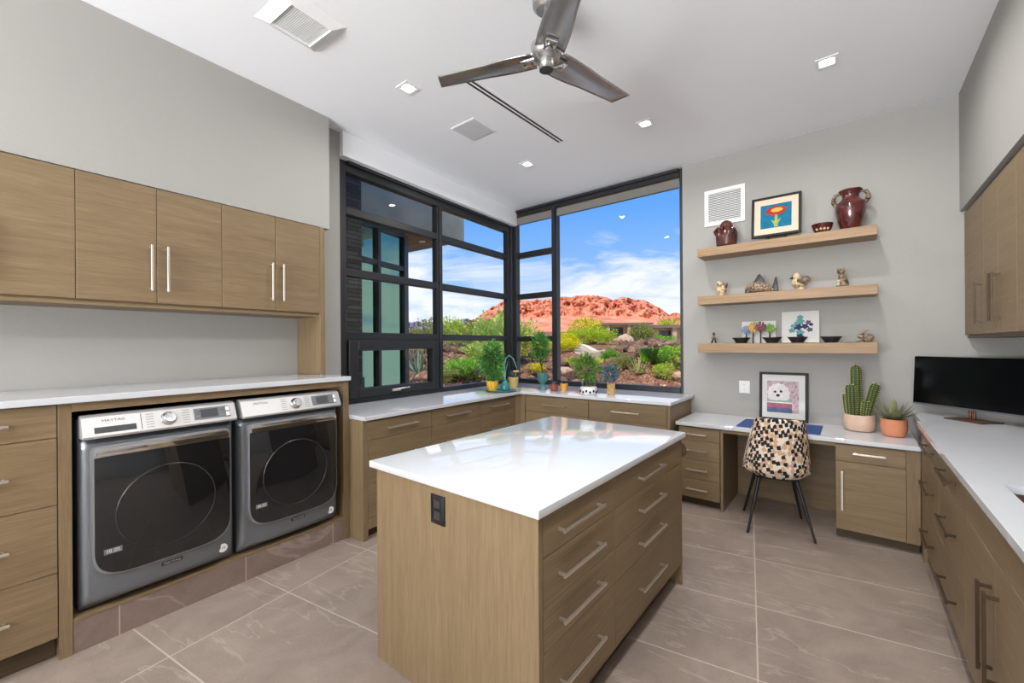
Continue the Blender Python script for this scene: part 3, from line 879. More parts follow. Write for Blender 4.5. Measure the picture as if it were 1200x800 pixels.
# right wall cabinets
for y1, w, fr, lab in ((4.552, 0.575, [('door', 0, 0.575, 1.50, 2.405, ('v', (0.535, 1.70), 0.27))], 'oak wall cabinet with one door in the far right corner'),
                       (3.975, 0.693, [('door', 0, 0.346, 1.50, 2.405, ('v', (0.307, 1.71), 0.28)), ('door', 0.346, 0.693, 1.50, 2.405, ('v', (0.385, 1.71), 0.28))], 'oak wall cabinet with a pair of bronze pulls above the right counter'),
                       (3.28, 0.69, [('door', 0, 0.345, 1.50, 2.405, None), ('door', 0.345, 0.69, 1.50, 2.405, ('v', (0.385, 1.71), 0.28))], 'oak wall cabinet cut off by the right picture edge')):
    c = cabinet('wall_cabinet', lab, (0.655, y1, 0), -R(90), w, 0.342, 1.49, 2.423, fr, BZ, floor=False)
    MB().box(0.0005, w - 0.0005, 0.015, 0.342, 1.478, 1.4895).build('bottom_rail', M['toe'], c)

# island
isl = thing('island_cabinet', 'oak island cabinet with eight drawers in the middle of the room', 'island', (-0.805, 1.125, 0), R(90))
MB().box(0.0, 0.024, 0.0, 0.925, 0.0, 0.883, 0.001).build('end_panel', M['wood_v'], isl)
MB().box(1.472, 1.495, 0.0, 0.925, 0.0, 0.883, 0.001).build('end_panel', M['wood_v'], isl)
MB().box(0.0245, 1.4715, 0.021, 0.904, 0.125, 0.883).build('carcass', M['wood_v'], isl)
MB().box(0.0245, 1.4715, 0.905, 0.925, 0.0, 0.883).build('back_panel', M['wood_v'], isl)
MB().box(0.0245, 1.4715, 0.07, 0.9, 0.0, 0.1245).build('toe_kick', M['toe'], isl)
for x0, x1, hc in ((0.026, 0.572, 0.268), (0.572, 1.47, 0.98)):
    for a, b_ in ((0.733, 0.874), (0.563, 0.733), (0.412, 0.563), (0.127, 0.412)):
        o = MB().box(x0 + 0.0015, x1 - 0.0015, 0, 0.02, a + 0.0015, b_ - 0.0015, 0.0012).build('drawer', M['wood_h'], isl)
        handle(o, M['nickel'], 'h', (hc, (a + b_) / 2), 0.315, -0.03)
it = MB().prism([(-1.758, 1.104), (-0.788, 1.104), (-0.788, 2.642), (-1.758, 2.642)], 0.8835, 0.914, 'z', 0.003, 2).build('worktop', M['quartz'])
tag(it, 'glossy white quartz top of the island', 'worktop')
ol = thing('power_outlet', 'black power outlet on the end panel of the island', 'outlet', (-1.297, 1.1245, 0.79))
MB().box(-0.041, 0.041, -0.007, 0, -0.059, 0.059, 0.003, 2).build('cover_plate', M['black'], ol)
for dz in (-0.022, 0.022):
    MB().box(-0.018, 0.018, -0.0095, -0.0072, dz - 0.016, dz + 0.016, 0.002).build('socket', M['dark_plastic'], ol)
kb = thing('island_knob', 'dark brown round knob on the far end of the island', 'knob', (-0.835, 2.6205, 0.80))  # brown disc on the island end, built as a knob
MB().lathe([(0.012, 0), (0.012, 0.012), (0.048, 0.016), (0.05, 0.03), (0.04, 0.036), (0.0, 0.038)], 24).build('disc', M['walnut'], kb, rot=(-R(90), 0, 0))
MB().cyl((0, 0.0385, 0), (0, 0.041, 0), 0.012, seg=16).build('screw_cap', M['bronze'], kb)

# ================================================================== WASHER AND DRYER
def laundry_machine(name, label, cat, y0, washer):
    w, h = 0.664, 0.957
    r = thing(name, label, cat, Lw(xf, y0, 0.1665), LROT)
    G = M['graphite']
    MB().box(0, w, 0.03, 0.62, 0.012, h - 0.012, 0.012, 2).build('housing', G, r)
    for fx in (0.06, w - 0.06):
        MB().cyl((fx, 0.10, 0), (fx, 0.10, 0.0118), 0.022, seg=12).build('foot', M['black'], r)
    # gently bowed front panel
    def front(u, v):
        x = w * u
        z = 0.022 + (0.845 - 0.022) * v
        e = abs(2 * u - 1)
        y = -0.040 * (1 - e ** 3.2)
        y += 0.024 * max(0, 1 - v / 0.10) ** 2
        if v == 1 or v == 0 or u in (0, 1):
            y = 0.029
        return (x, y, z)
    mb = MB().grid(front, 40, 30)
    mb.build('front_panel', G, r, sharp=50)
    # control fascia, leaning back
    prof = [(0.029, 0.8465), (-0.055, 0.8465), (-0.062, 0.858), (-0.022, 0.946), (0.0, 0.956), (0.029, 0.956)]
    mb = MB().prism(prof, 0.004, w - 0.004, 'x', 0.004, 2)
    cp = mb.build('control_panel', M['panel_silver'], r)
    ang = math.atan2(0.04, 0.088)          # tilt of the fascia face
    def face(x, z, off=0.0):               # a point on the fascia
        q = (z - 0.858) / 0.088
        return Vector((x, -0.062 + 0.04 * q, z)) + Vector((0, -math.cos(ang), math.sin(ang))) * off
    frot = (R(90) - ang, 0, 0)
    M4 = lambda x, z, off: Matrix.Translation(face(x, z, off)) @ Matrix.Rotation(-ang, 4, 'X')
    def plate(nm, x, z, sx, sz, t, mat, off=0.0003, parent=cp):
        return MB().box(-sx / 2, sx / 2, -t, 0, -sz / 2, sz / 2, min(0.002, t * 0.4), rot=M4(x, z, off)).build(nm, mat, parent)
    if washer:
        plate('dispenser_slot', 0.123, 0.884, 0.155, 0.03, 0.002, M['dark_plastic'])
        MB().box(-0.0012, 0.0012, -0.0012, 0, -0.043, 0.043, rot=M4(0.222, 0.902, 0.0003)).build('drawer_seam', M['dark_plastic'], cp)
    dspl = plate('display', 0.537, 0.905, 0.178, 0.066, 0.003, M['lcd'])
    plate('display_window', 0.522, 0.905, 0.085, 0.048, 0.001, M['dark_plastic'], 0.0036, dspl)
    for bx, bz in ((0.462, 0.92), (0.462, 0.904), (0.462, 0.888), (0.585, 0.92), (0.585, 0.904), (0.585, 0.888)):
        plate('button', bx, bz, 0.024, 0.01, 0.001, M['vent_dark'], 0.0036, dspl)
    for bz in (0.919, 0.890):
        plate('start_button', 0.614, bz, 0.018, 0.024, 0.0015, M['white_plastic'], 0.0036, dspl)
    kn = MB()
    kn.lathe([(0.036, 0), (0.036, 0.006), (0.032, 0.01), (0.028, 0.028), (0.025, 0.031), (0.0, 0.031)], 32)
    ko = kn.build('selector_knob', M['chrome'], cp, loc=face(0.335, 0.902, 0.0004), rot=frot)
    for q in range(3):
        MB().box(-0.022, 0.022, -0.0012, 0.0012, 0.0312, 0.0335, rot=Matrix.Rotation(q * PI / 3, 4, 'Z')).build('knob_rib', M['panel_silver'], ko)
    for q in range(6):
        for sd in (-1, 1):
            MB().box(-0.016, 0.016, -0.0006, 0, -0.0012, 0.0012, rot=M4(0.335 + sd * 0.078, 0.934 - q * 0.0125, 0.0003)).build('cycle_mark', M['vent_dark'], cp)
    lettering('brand_lettering', 'MAYTAG', 0.017, M['dark_plastic'], cp, face(0.118, 0.926, 0.0004), frot, 0.0004, 'CENTER', 1.25)
    # glazed door: straight top, bowed bottom
    def outline(x0, x1, zt, zc, zm, rad, n=10):
        pts = []
        cxm = (x0 + x1) / 2
        for i in range(n + 1):             # top right corner
            a = R(90) - R(90) * i / n
            pts.append((x1 - rad * 0.6 + rad * 0.6 * math.cos(a), zt - rad * 0.6 + rad * 0.6 * math.sin(a)))
        hw = (x1 - x0) / 2
        rc = 0.09
        for i in range(41):                # superellipse sides and bowed bottom
            a = -PI * i / 40
            c, s = math.cos(a), math.sin(a)
            ex = 2 / 5.2
            px = cxm + hw * math.copysign(abs(c) ** ex, c)
            pz = zm + 0.14 - 0.14 * abs(s) ** (2 / 2.6)
            pts.append((px, pz))
        for i in range(n + 1):
            a = R(180) - R(90) * i / n
            pts.append((x0 + rad * 0.6 + rad * 0.6 * math.cos(a), zt - rad * 0.6 + rad * 0.6 * math.sin(a)))
        out = []
        for p in pts:
            if not out or (Vector(p) - Vector(out[-1])).length > 1e-4:
                out.append(p)
        return out[::-1]
    dr = MB().prism(outline(0.036, w - 0.036, 0.806, 0.25, 0.158, 0.05), -0.052, 0.0, 'y', 0.005, 2).build('door', M['door_rim'], r)
    MB().prism(outline(0.044, w - 0.044, 0.752, 0.25, 0.167, 0.004), -0.058, -0.0521, 'y', 0.003, 2).build('door_glass', M['black_glass'], dr)
    MB().prism(outline(0.047, w - 0.047, 0.800, 0.79, 0.747, 0.04)[:0] or [(0.052, 0.755), (w - 0.052, 0.755), (w - 0.05, 0.782), (w - 0.068, 0.799), (0.068, 0.799), (0.05, 0.782)], -0.064, -0.0521, 'y', 0.003, 2).build('door_handle', M['chrome'], dr)
    rg = MB()
    n = 48
    for rr, tt in ((0.212, 0.0016),):
        rg.tube([(w / 2 + rr * math.cos(2 * PI * i / n), -0.0585, 0.45 + rr * math.sin(2 * PI * i / n)) for i in range(n + 1)], 0.0035, 6, False)
    rg.build('porthole_ring', M['ring_grey'], dr)
    stk = MB().box(0.075, 0.142, -0.0597, -0.0582, 0.278, 0.304).build('sticker', M['vent_dark'], dr)
    lettering('sticker_lettering', '10', 0.022, M['white_plastic'], stk, (0.092, -0.0599, 0.291))
    lettering('sticker_lettering', 'YEAR', 0.009, M['white_plastic'], stk, (0.122, -0.0599, 0.2955))
    lettering('sticker_lettering', 'PARTS', 0.009, M['white_plastic'], stk, (0.122, -0.0599, 0.2855))
    bd = MB().box(0.30, 0.394, -0.0445, -0.036, 0.122, 0.142, 0.002).build('brand_badge', M['dark_plastic'], r)
    lettering('badge_lettering', 'MAYTAG', 0.014, M['panel_silver'], bd, (0.347, -0.0447, 0.1315), sx=1.3)
    sx_, sy_ = 0.594, -0.040 * (1 - abs(2 * 0.594 / w - 1) ** 3.2) - 0.001
    rs = MB().cyl((sx_, sy_ + 0.004, 0.098), (sx_, sy_ - 0.0015, 0.098), 0.024, seg=24).build('round_sticker', M['white_plastic'], r)
    lettering('sticker_lettering', '10', 0.022, M['vent_dark'], rs, (sx_, sy_ - 0.002, 0.098))
    return r
laundry_machine('washing_machine', 'graphite front-load washing machine with dispenser slot, next to the drawer stack', 'washing machine', 0.462, True)
laundry_machine('tumble_dryer', 'graphite tumble dryer without dispenser slot, nearer the window', 'dryer', 1.148, False)

# ================================================================== CEILING
def downlight(x, y, label, lit=True):
    r = thing('recessed_downlight', label, 'ceiling light', (x, y, CZ), 0, 'square recessed downlights in the white ceiling')
    mb = MB()
    for a in ((-0.062, 0.062, -0.062, -0.043), (-0.062, 0.062, 0.043, 0.062), (-0.062, -0.043, -0.0429, 0.0429), (0.043, 0.062, -0.0429, 0.0429)):
        mb.box(a[0], a[1], a[2], a[3], -0.006, -0.0004)
    mb.build('trim_ring', M['white_plastic'], r)
    MB().lathe([(0.0, 0.0), (0.041, 0.0), (0.041, 0.0025), (0.0, 0.0025)], 24, (0, 0, -0.004)).build('lens', M['lamp'], r)
    d = bpy.data.lights.new('downlight', 'AREA')
    d.shape = 'DISK'; d.size = 0.08; d.energy = LAMP_POWER; d.color = (1.0, 0.98, 0.955); d.spread = R(165)
    o = bpy.data.objects.new('downlight_glow', d)
    col.objects.link(o); o.parent = r; o.location = (0, 0, -0.012)
LAMPS = [(-2.48, 1.89, 'lit square downlight between the air grille and the fan, left of the fan blade'), (-0.12, 3.48, 'lit square downlight at the upper right, above the floating shelves'),
         (-1.346, 3.467, 'lit square downlight beyond the fan, right of the slot diffuser'), (-2.586, 3.465, 'lit square downlight nearest the window corner')]
for x, y, lab in LAMPS:
    downlight(x, y, lab)
for x, y in ((-0.12, 1.9), (-0.16, 1.05), (-0.18, 2.62), (-0.12, 0.25), (-1.3, -1.5), (-0.12, -1.5)):  # unseen lamps added for light; the aisle pair brightens the drawer fronts
    downlight(x, y, 'lit square downlight added out of view to brighten the room')

sp_ = thing('ceiling_speaker', 'flush square white ceiling speaker between fan and window', 'speaker', (-2.53, 2.61, CZ))
MB().box(-0.137, 0.137, -0.137, 0.137, -0.006, -0.0004, 0.002).build('trim_ring', M['white_plastic'], sp_)
MB().box(-0.128, 0.128, -0.128, 0.128, -0.0085, -0.0062, 0.001).build('grille', M['speaker_grey'], sp_)
sl = thing('slot_diffuser', 'long double-slot air diffuser in the ceiling by the fan', 'air vent', (-2.075, 2.68, CZ), R(-1.2))
MB().box(-0.05, 0.05, -0.60, 0.60, -0.003, -0.0004, 0.0005).build('frame', M['white_paint'], sl)
for dx in (-0.017, 0.017):
    MB().box(dx - 0.0085, dx + 0.0085, -0.595, 0.595, -0.0045, -0.0032).build('slot', M['black'], sl)
gr = thing('exhaust_grille', 'white square exhaust fan grille in the ceiling above the laundry', 'air vent', (-2.445, 1.118, CZ), A)
mb = MB()
for a in range(4):
    rot = Matrix.Rotation(a * PI / 2, 4, 'Z')
    pts = [rot @ Vector(p) for p in ((-0.175, -0.175, -0.0005), (0.175, -0.175, -0.0005), (0.115, -0.115, -0.032), (-0.115, -0.115, -0.032))]
    mb.face(pts)
    pts2 = [rot @ Vector(p) for p in ((-0.115, -0.115, -0.032), (0.115, -0.115, -0.032), (0.108, -0.108, -0.02), (-0.108, -0.108, -0.02))]
    mb.face(pts2)
bmesh.ops.remove_doubles(mb.bm, verts=mb.bm.verts[:], dist=1e-4)
mb.build('frame', M['white_plastic'], gr, sharp=20)
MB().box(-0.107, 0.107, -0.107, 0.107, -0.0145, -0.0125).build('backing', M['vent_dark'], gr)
mb = MB()
for k in range(20):
    y = -0.102 + k * 0.0107
    mb.box(-0.107, 0.107, y - 0.0028, y + 0.0028, -0.025, -0.015)
mb.build('louvre', M['white_plastic'], gr)

# ceiling fan with three polished paddle blades
fan = thing('ceiling_fan', 'polished nickel ceiling fan with three paddle blades', 'ceiling fan', (-1.225, 1.81, 2.95))
FM = M['fan_metal']
MB().lathe([(0.0, 0.23), (0.05, 0.23), (0.068, 0.25), (0.072, 0.30), (0.074, CZ - 2.95 - 0.0005), (0.0, CZ - 2.95 - 0.0005)], 28).build('canopy', FM, fan)
MB().cyl((0, 0, 0.075), (0, 0, 0.2295), 0.014, seg=16).build('downrod', FM, fan)
MB().lathe([(0.0, -0.075), (0.028, -0.074), (0.038, -0.062), (0.042, -0.045), (0.042, -0.03), (0.066, -0.02), (0.08, 0.0), (0.08, 0.045), (0.056, 0.064), (0.022, 0.0745), (0.0, 0.0745)], 32).build('motor_hub', M['fan_metal'], fan)
MB().lathe([(0.033, -0.079), (0.036, -0.081), (0.030, -0.084), (0.0, -0.0845)], 28, (0, 0, 0.003)).build('hub_cap', M['dark_plastic'], fan)
def blade(u, v):
    # u along the blade, v across; chord narrows towards the slanted tip
    r_ = 0.07 + 0.56 * u
    c = 0.155 - 0.05 * u + 0.012 * math.sin(PI * min(1, u * 2.2))
    w = (v - 0.5) * c
    r_ += (-w * 0.35) * u
    pitch = R(9) - R(4) * u
    return (r_, w * math.cos(pitch), -w * math.sin(pitch) + 0.004 - 0.02 * (abs(v - 0.5) * 2) ** 2 * (1 - u))
for ang in (198.5, 78.0, 318.0):
    mb = MB().grid(blade, 24, 10)
    b_ = mb.build('blade', FM, fan, rot=(0, 0, R(ang)))
    so = b_.modifiers.new('thick', 'SOLIDIFY'); so.thickness = 0.006; so.offset = 0
    ib = MB()
    ib.box(0.045, 0.135, -0.032, 0.032, -0.020, -0.004, 0.006, 2, rot=Matrix.Rotation(R(-8), 4, 'X'))
    for q in (-0.014, 0.014):
        ib.ball((0.115, q, -0.021 + q * 0.4), (0.006, 0.006, 0.004), 8, 6)
    ib.build('blade_bracket', M['chrome'], b_)

# ================================================================== BACK WALL
gv = thing('wall_grille', 'white return air grille on the back wall left of the flower picture', 'air vent', (-0.974, YB, 2.81))
mb = MB()
for a in ((-0.183, 0.183, 0.142, 0.18), (-0.183, 0.183, -0.18, -0.142), (-0.183, -0.145, -0.1419, 0.1419), (0.145, 0.183, -0.1419, 0.1419)):
    mb.box(a[0], a[1], -0.014, -0.0004, a[2], a[3], 0.002)
mb.build('frame', M['white_plastic'], gv)
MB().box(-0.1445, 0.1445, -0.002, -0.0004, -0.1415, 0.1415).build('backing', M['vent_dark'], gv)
mb = MB()
for k in range(17):
    z = -0.134 + k * 0.01675
    mb.box(-0.1445, 0.1445, -0.0115, -0.0025, z - 0.0035, z + 0.0035, rot=Matrix.Translation((0, -0.007, z)) @ Matrix.Rotation(R(30), 4, 'X') @ Matrix.Translation((0, 0.007, -z)))
mb.build('louvre', M['white_plastic'], gv)
wo_ = thing('power_outlet', 'white power outlet on the back wall left of the framed dog picture', 'outlet', (-0.808, YB, 1.03))
MB().box(-0.046, 0.046, -0.006, -0.0004, -0.060, 0.060, 0.003, 2).build('cover_plate', M['white_plastic'], wo_)
for dz in (-0.024, 0.024):
    so = MB().box(-0.017, 0.017, -0.008, -0.0062, dz - 0.015, dz + 0.015, 0.002).build('socket', M['white_plastic'], wo_)
    mb = MB()
    for dx in (-0.006, 0.006):
        mb.box(dx - 0.001, dx + 0.001, -0.0084, -0.0081, dz - 0.004, dz + 0.005)
    mb.cyl((0, -0.0084, dz - 0.009), (0, -0.0081, dz - 0.009), 0.002, seg=8).build('slot', M['dark_plastic'], so)

for z0, z1, lab in ((2.289, 2.367, 'top floating oak shelf, holding the red vase'), (1.826, 1.907, 'middle floating oak shelf, holding the pottery animals'), (1.364, 1.451, 'lowest floating oak shelf, holding the small black bowls')):
    s_ = MB().box(-1.165, 0.157, 4.31, YB - 0.0005, z0, z1, 0.002).build('floating_shelf', M['shelf_oak'])
    tag(s_, lab, 'shelf')
Z1, Z2, Z3 = 2.3675, 1.9075, 1.4515

# --- top shelf
lp = thing('lidded_jar', 'squat brown glazed jar with pinched lid at left of top shelf', 'jar', (-0.93, 4.42, Z1))
wob = lambda a, t: 1 + 0.06 * math.sin(5 * a + 1) * (0.3 + t)
MB().lathe([(0.07, 0), (0.088, 0.02), (0.093, 0.09), (0.09, 0.14), (0.072, 0.185), (0.06, 0.195), (0.0, 0.195)], 26, wob=wob).build('body', M['raku'], lp)
MB().lathe([(0.062, 0.1955), (0.058, 0.215), (0.04, 0.245), (0.018, 0.258), (0.0, 0.26)], 24, wob=wob).build('lid', M['raku'], lp)
for a in (200, 260, 320):
    MB().tube([(0.085 * math.cos(R(a)), 0.085 * math.sin(R(a)), 0.12), (0.098 * math.cos(R(a)), 0.098 * math.sin(R(a)), 0.16), (0.07 * math.cos(R(a)), 0.07 * math.sin(R(a)), 0.20)], [0.012, 0.016, 0.009], 8).build('lug', M['oxblood'], lp)

def framed(name, label, loc, w, h, lean, bw, board, art, bmat=None, bwid=None, depth=0.018, rz=0.0):
    """A picture leaning back; local origin at the foot centre, art(mb) draws in -y facing space."""
    r = thing(name, label, 'picture', loc, rz)
    r.rotation_euler = (-lean, 0, rz)
    fm = MB()
    for a in ((-w / 2, w / 2, 0, bw), (-w / 2, w / 2, h - bw, h), (-w / 2, -w / 2 + bw, bw + 0.0002, h - bw - 0.0002), (w / 2 - bw, w / 2, bw + 0.0002, h - bw - 0.0002)):
        fm.box(a[0], a[1], -depth, 0, a[2], a[3], 0.002)
    fm.build('frame', M['black_wood'], r)
    MB().box(-w / 2 + bw, w / 2 - bw, -depth + 0.006, -0.001, bw, h - bw).build('mat_board', board, r)
    art(r, -depth + 0.0058)
    return r
def blob(cx_, cz_, rx, rz_, n=18, wv=0.0, k=7, ph=0.0):
    return [(cx_ + rx * (1 + wv * math.sin(k * a + ph)) * math.cos(a), cz_ + rz_ * (1 + wv * math.sin(k * a + ph)) * math.sin(a)) for a in (2 * PI * i / n for i in range(n))]
def art_flower(r, y):
    mb = MB()
    def lay(pts, mi, d):
        mb.mi = mi
        mb.prism(pts, y - 0.0003 * d - 0.0003, y - 0.0003 * d, 'y')
    cx_, cz_, w, h = 0.0, 0.187, 0.24, 0.22
    lay([(cx_ - w / 2, cz_ - h / 2), (cx_ + w / 2, cz_ - h / 2), (cx_ + w / 2, cz_ + h / 2), (cx_ - w / 2, cz_ + h / 2)], 0, 0)
    lay([(-0.012, 0.085), (0.018, 0.085), (0.012, 0.21), (-0.006, 0.21)], 1, 1)
    lay([(-0.035, 0.15), (-0.012, 0.10), (0.0, 0.13)], 1, 2); lay([(0.04, 0.16), (0.012, 0.10), (0.004, 0.13)], 1, 2)
    lay(blob(0.0, 0.235, 0.078, 0.042, 40, 0.14, 9), 2, 3)
    lay([(0.05, 0.25), (0.118, 0.252), (0.06, 0.228)], 2, 3.5)
    lay(blob(0.008, 0.24, 0.046, 0.02, 30, 0.08, 8), 3, 4.5)
    mb.build('painting', [M['p_blue'], M['p_green'], M['p_red'], M['p_yellow']], r)
pf = framed('framed_painting', 'black-framed red flower painting on blue, standing on top shelf', (-0.53, 4.45, Z1 + 0.05), 0.385, 0.375, R(7), 0.022, M['mat_board'], art_flower)
es = MB()
for sx in (-0.07, 0.07):
    es.tube([(sx, 4.405, Z1 + 0.004), (sx, 4.40, Z1 + 0.03), (sx, 4.415, Z1 + 0.047), (sx, 4.46, Z1 + 0.047), (sx, 4.50, Z1 + 0.25), (sx, 4.545, Z1 + 0.004)], 0.004, 6)
es.tube([(-0.07, 4.46, Z1 + 0.0445), (0.07, 4.46, Z1 + 0.0445)], 0.004, 6)
es_ = es.build('picture_easel', M['black'], loc=(-0.53, 0, 0))
tag(es_, 'small black wire easel under the flower painting', 'easel')

bo = thing('dish', 'small oxblood dish with cream glaze runs between the painting and the vase', 'bowl', (-0.19, 4.42, Z1))
MB().lathe([(0.035, 0), (0.05, 0.012), (0.068, 0.05), (0.076, 0.085), (0.072, 0.086), (0.062, 0.052), (0.04, 0.02), (0.0, 0.016)], 28).build('bowl', M['oxblood'], bo)
mb = MB()
for a in (235, 262, 285, 310):
    mb.ball((0.058 * math.cos(R(a)), 0.058 * math.sin(R(a)), 0.04), (0.011, 0.009, 0.014), 8, 6)
mb.build('glaze_run', M['stone_cream'], bo)
va = thing('vase', 'tall oxblood vase with ruffled rim and two handles on top shelf', 'vase', (-0.003, 4.42, Z1))
MB().lathe([(0.06, 0), (0.066, 0.008), (0.088, 0.09), (0.102, 0.165), (0.104, 0.195), (0.092, 0.225), (0.066, 0.248), (0.056, 0.268), (0.058, 0.29), (0.08, 0.325), (0.078, 0.328), (0.05, 0.295), (0.04, 0.26), (0.0, 0.25)], 40,
           wob=lambda a, t: 1 + (0.07 * math.sin(6 * a) * max(0, (t - 0.6)) / 0.4 if t > 0.6 else 0) + 0.012 * math.sin(14 * a)).build('body', M['oxblood'], va)
for s in (-1, 1):
    MB().tube([(s * 0.066, 0, 0.312), (s * 0.098, -0.01, 0.30), (s * 0.112, -0.012, 0.265), (s * 0.104, -0.012, 0.228), (s * 0.09, -0.01, 0.20)], [0.010, 0.014, 0.015, 0.016, 0.010], 10).ball((s * 0.108, -0.02, 0.24), (0.02, 0.018, 0.016), 10, 7).build('handle', M['handle_glaze'], va)

# --- middle shelf: pottery animals
bd_ = thing('bird_figurine', 'small cream pottery bird at the left of the middle shelf', 'figurine', (-0.978, 4.42, Z2))
MB().ball((0, 0, 0.055), (0.048, 0.036, 0.052), 16, 10).ball((-0.012, -0.012, 0.118), (0.03, 0.028, 0.028), 14, 9).lathe([(0.034, 0), (0.036, 0.01), (0.02, 0.02), (0, 0.02)], 16).build('body', M['stone_cream'], bd_)
MB().prism([(0.02, 0.05), (0.052, 0.085), (0.056, 0.12), (0.036, 0.095)], -0.02, 0.01, 'y', 0.004).build('tail', M['stone_brown'], bd_)
MB().tube([(-0.02, -0.036, 0.115), (-0.024, -0.052, 0.108)], [0.008, 0.001], 8).build('beak', M['stone_brown'], bd_)
oc = thing('fish_figurine', 'speckled pottery fish with dark fin and raised tail on middle shelf', 'figurine', (-0.645, 4.42, Z2))
MB().tube([(-0.125, 0, 0.03), (-0.115, 0, 0.04), (-0.08, 0, 0.055), (-0.03, 0, 0.058), (0.03, 0, 0.046), (0.08, 0, 0.028), (0.1, 0, 0.022)], [0.008, 0.026, 0.048, 0.055, 0.045, 0.026, 0.018], 16).build('body', M['speckled'], oc)
MB().prism([(-0.065, 0.095), (-0.02, 0.172), (-0.005, 0.176), (0.02, 0.13), (0.03, 0.085)], -0.012, 0.012, 'y', 0.006, 2).build('dorsal_fin', M['stone_dark'], oc)
MB().prism([(0.055, 0.012), (0.09, 0.05), (0.112, 0.13), (0.124, 0.14), (0.128, 0.09), (0.136, 0.012)], -0.014, 0.014, 'y', 0.006, 2).build('tail', M['stone_dark'], oc)
MB().prism([(-0.13, 0.004), (-0.12, 0.05), (-0.085, 0.06), (-0.085, 0.006)], -0.03, -0.012, 'y', 0.006, 2).build('side_fin', M['stone_dark'], oc)
MB().ball((-0.088, -0.045, 0.066), 0.010, 10, 7).build('eye', M['stone_cream'], oc)
du = thing('duck_figurine', 'round-bodied pottery duck looking left on middle shelf', 'figurine', (-0.345, 4.42, Z2))
MB().ball((0.0, 0, 0.068), (0.068, 0.045, 0.05), 18, 11, fn=lambda v: Vector((v.x, v.y, v.z + max(0, v.x) * 0.35))).ball((-0.028, 0, 0.125), (0.03, 0.027, 0.03), 14, 9).lathe([(0.03, 0), (0.032, 0.008), (0.024, 0.03), (0, 0.03)], 18).build('body', M['stone_cream'], du)
MB().ball((0.02, -0.034, 0.085), (0.05, 0.018, 0.032), 14, 8, rot=Matrix.Rotation(R(-20), 3, 'Y')).build('wing', M['stone_brown'], du)
MB().tube([(-0.05, 0, 0.122), (-0.066, 0, 0.112), (-0.08, 0, 0.108)], [0.012, 0.008, 0.004], 8).build('beak', M['stone_dark'], du)
ct = thing('cat_figurine', 'sitting pottery cat at the right end of the middle shelf', 'figurine', (-0.062, 4.42, Z2))
MB().tube([(0.006, 0, 0.0), (0.008, 0, 0.03), (0.004, -0.004, 0.07), (-0.004, -0.01, 0.10), (-0.006, -0.012, 0.115)], [0.036, 0.038, 0.03, 0.02, 0.016], 14).ball((-0.006, -0.02, 0.128), (0.026, 0.024, 0.022), 14, 9).build('body', M['stone_brown'], ct)
for s in (-1, 1):
    MB().tube([(-0.006 + s * 0.016, -0.02, 0.14), (-0.006 + s * 0.02, -0.02, 0.163)], [0.010, 0.001], 8).build('ear', M['stone_brown'], ct)
MB().tube([(-0.02, -0.03, 0.006), (-0.022, -0.028, 0.06)], [0.012, 0.010], 8).build('front_leg', M['stone_cream'], ct)
MB().tube([(0.02, -0.025, 0.008), (-0.02, -0.045, 0.007), (-0.04, -0.045, 0.007)], [0.009, 0.008, 0.005], 8).build('tail', M['stone_dark'], ct)

# --- lowest shelf
mn = thing('kneeling_figurine', 'tiny standing figurine with cap at the left of the lowest shelf', 'figurine', (-1.045, 4.42, Z3))
MB().tube([(0.0, 0, 0.04), (0.0, -0.004, 0.07)], [0.014, 0.011], 10).ball((0, -0.006, 0.085), 0.012, 10, 8).build('body', M['stone_brown'], mn)
for s in (-1, 1):
    MB().tube([(s * 0.006, 0, 0.042), (s * 0.016, -0.01, 0.022), (s * 0.018, 0, 0.004), (s * 0.022, -0.014, 0.004)], [0.008, 0.007, 0.006, 0.006], 8).build('leg', M['stone_dark'], mn)
    MB().tube([(s * 0.012, -0.004, 0.066), (s * 0.02, -0.012, 0.052), (s * 0.008, -0.02, 0.05)], [0.005, 0.005, 0.004], 8).build('arm', M['stone_brown'], mn)
MB().lathe([(0.015, 0.088), (0.013, 0.096), (0.004, 0.108), (0, 0.109)], 12, (0, -0.006, 0.001)).build('cap', M['p_plum'], mn)
mn.name = 'standing_figurine'
cd = MB().box(-0.14, 0.14, -0.005, 0, 0, 0.205, 0.001).build('white_canvas', M['mat_white'], loc=(-0.682, 4.522, Z3 + 0.0005), rot=(-R(4), 0, 0))
tag(cd, 'blank white canvas behind the four little trees', 'canvas')
def small_bowl(x, lab):
    r = thing('bowl', lab, 'bowl', (x, 4.375, Z3), 0, 'black footed bowls on the lowest shelf')
    MB().lathe([(0.042, 0), (0.046, 0.004), (0.05, 0.014), (0.064, 0.036), (0.073, 0.046), (0.073, 0.052), (0.066, 0.052), (0.056, 0.036), (0.04, 0.018), (0.0, 0.014)], 28, wob=lambda a, t: 1 + 0.03 * math.sin(8 * a) * t).build('basin', M['bowl_black'], r)
    return r
for x, lab in ((-0.80, 'small black bowl with the blue tree standing behind it'), (-0.555, 'small black bowl in front of the green tree'), (-0.366, 'small black bowl in front of the flower tile'), (-0.135, 'small black bowl right of the flower tile, nothing behind it')):
    small_bowl(x, lab)
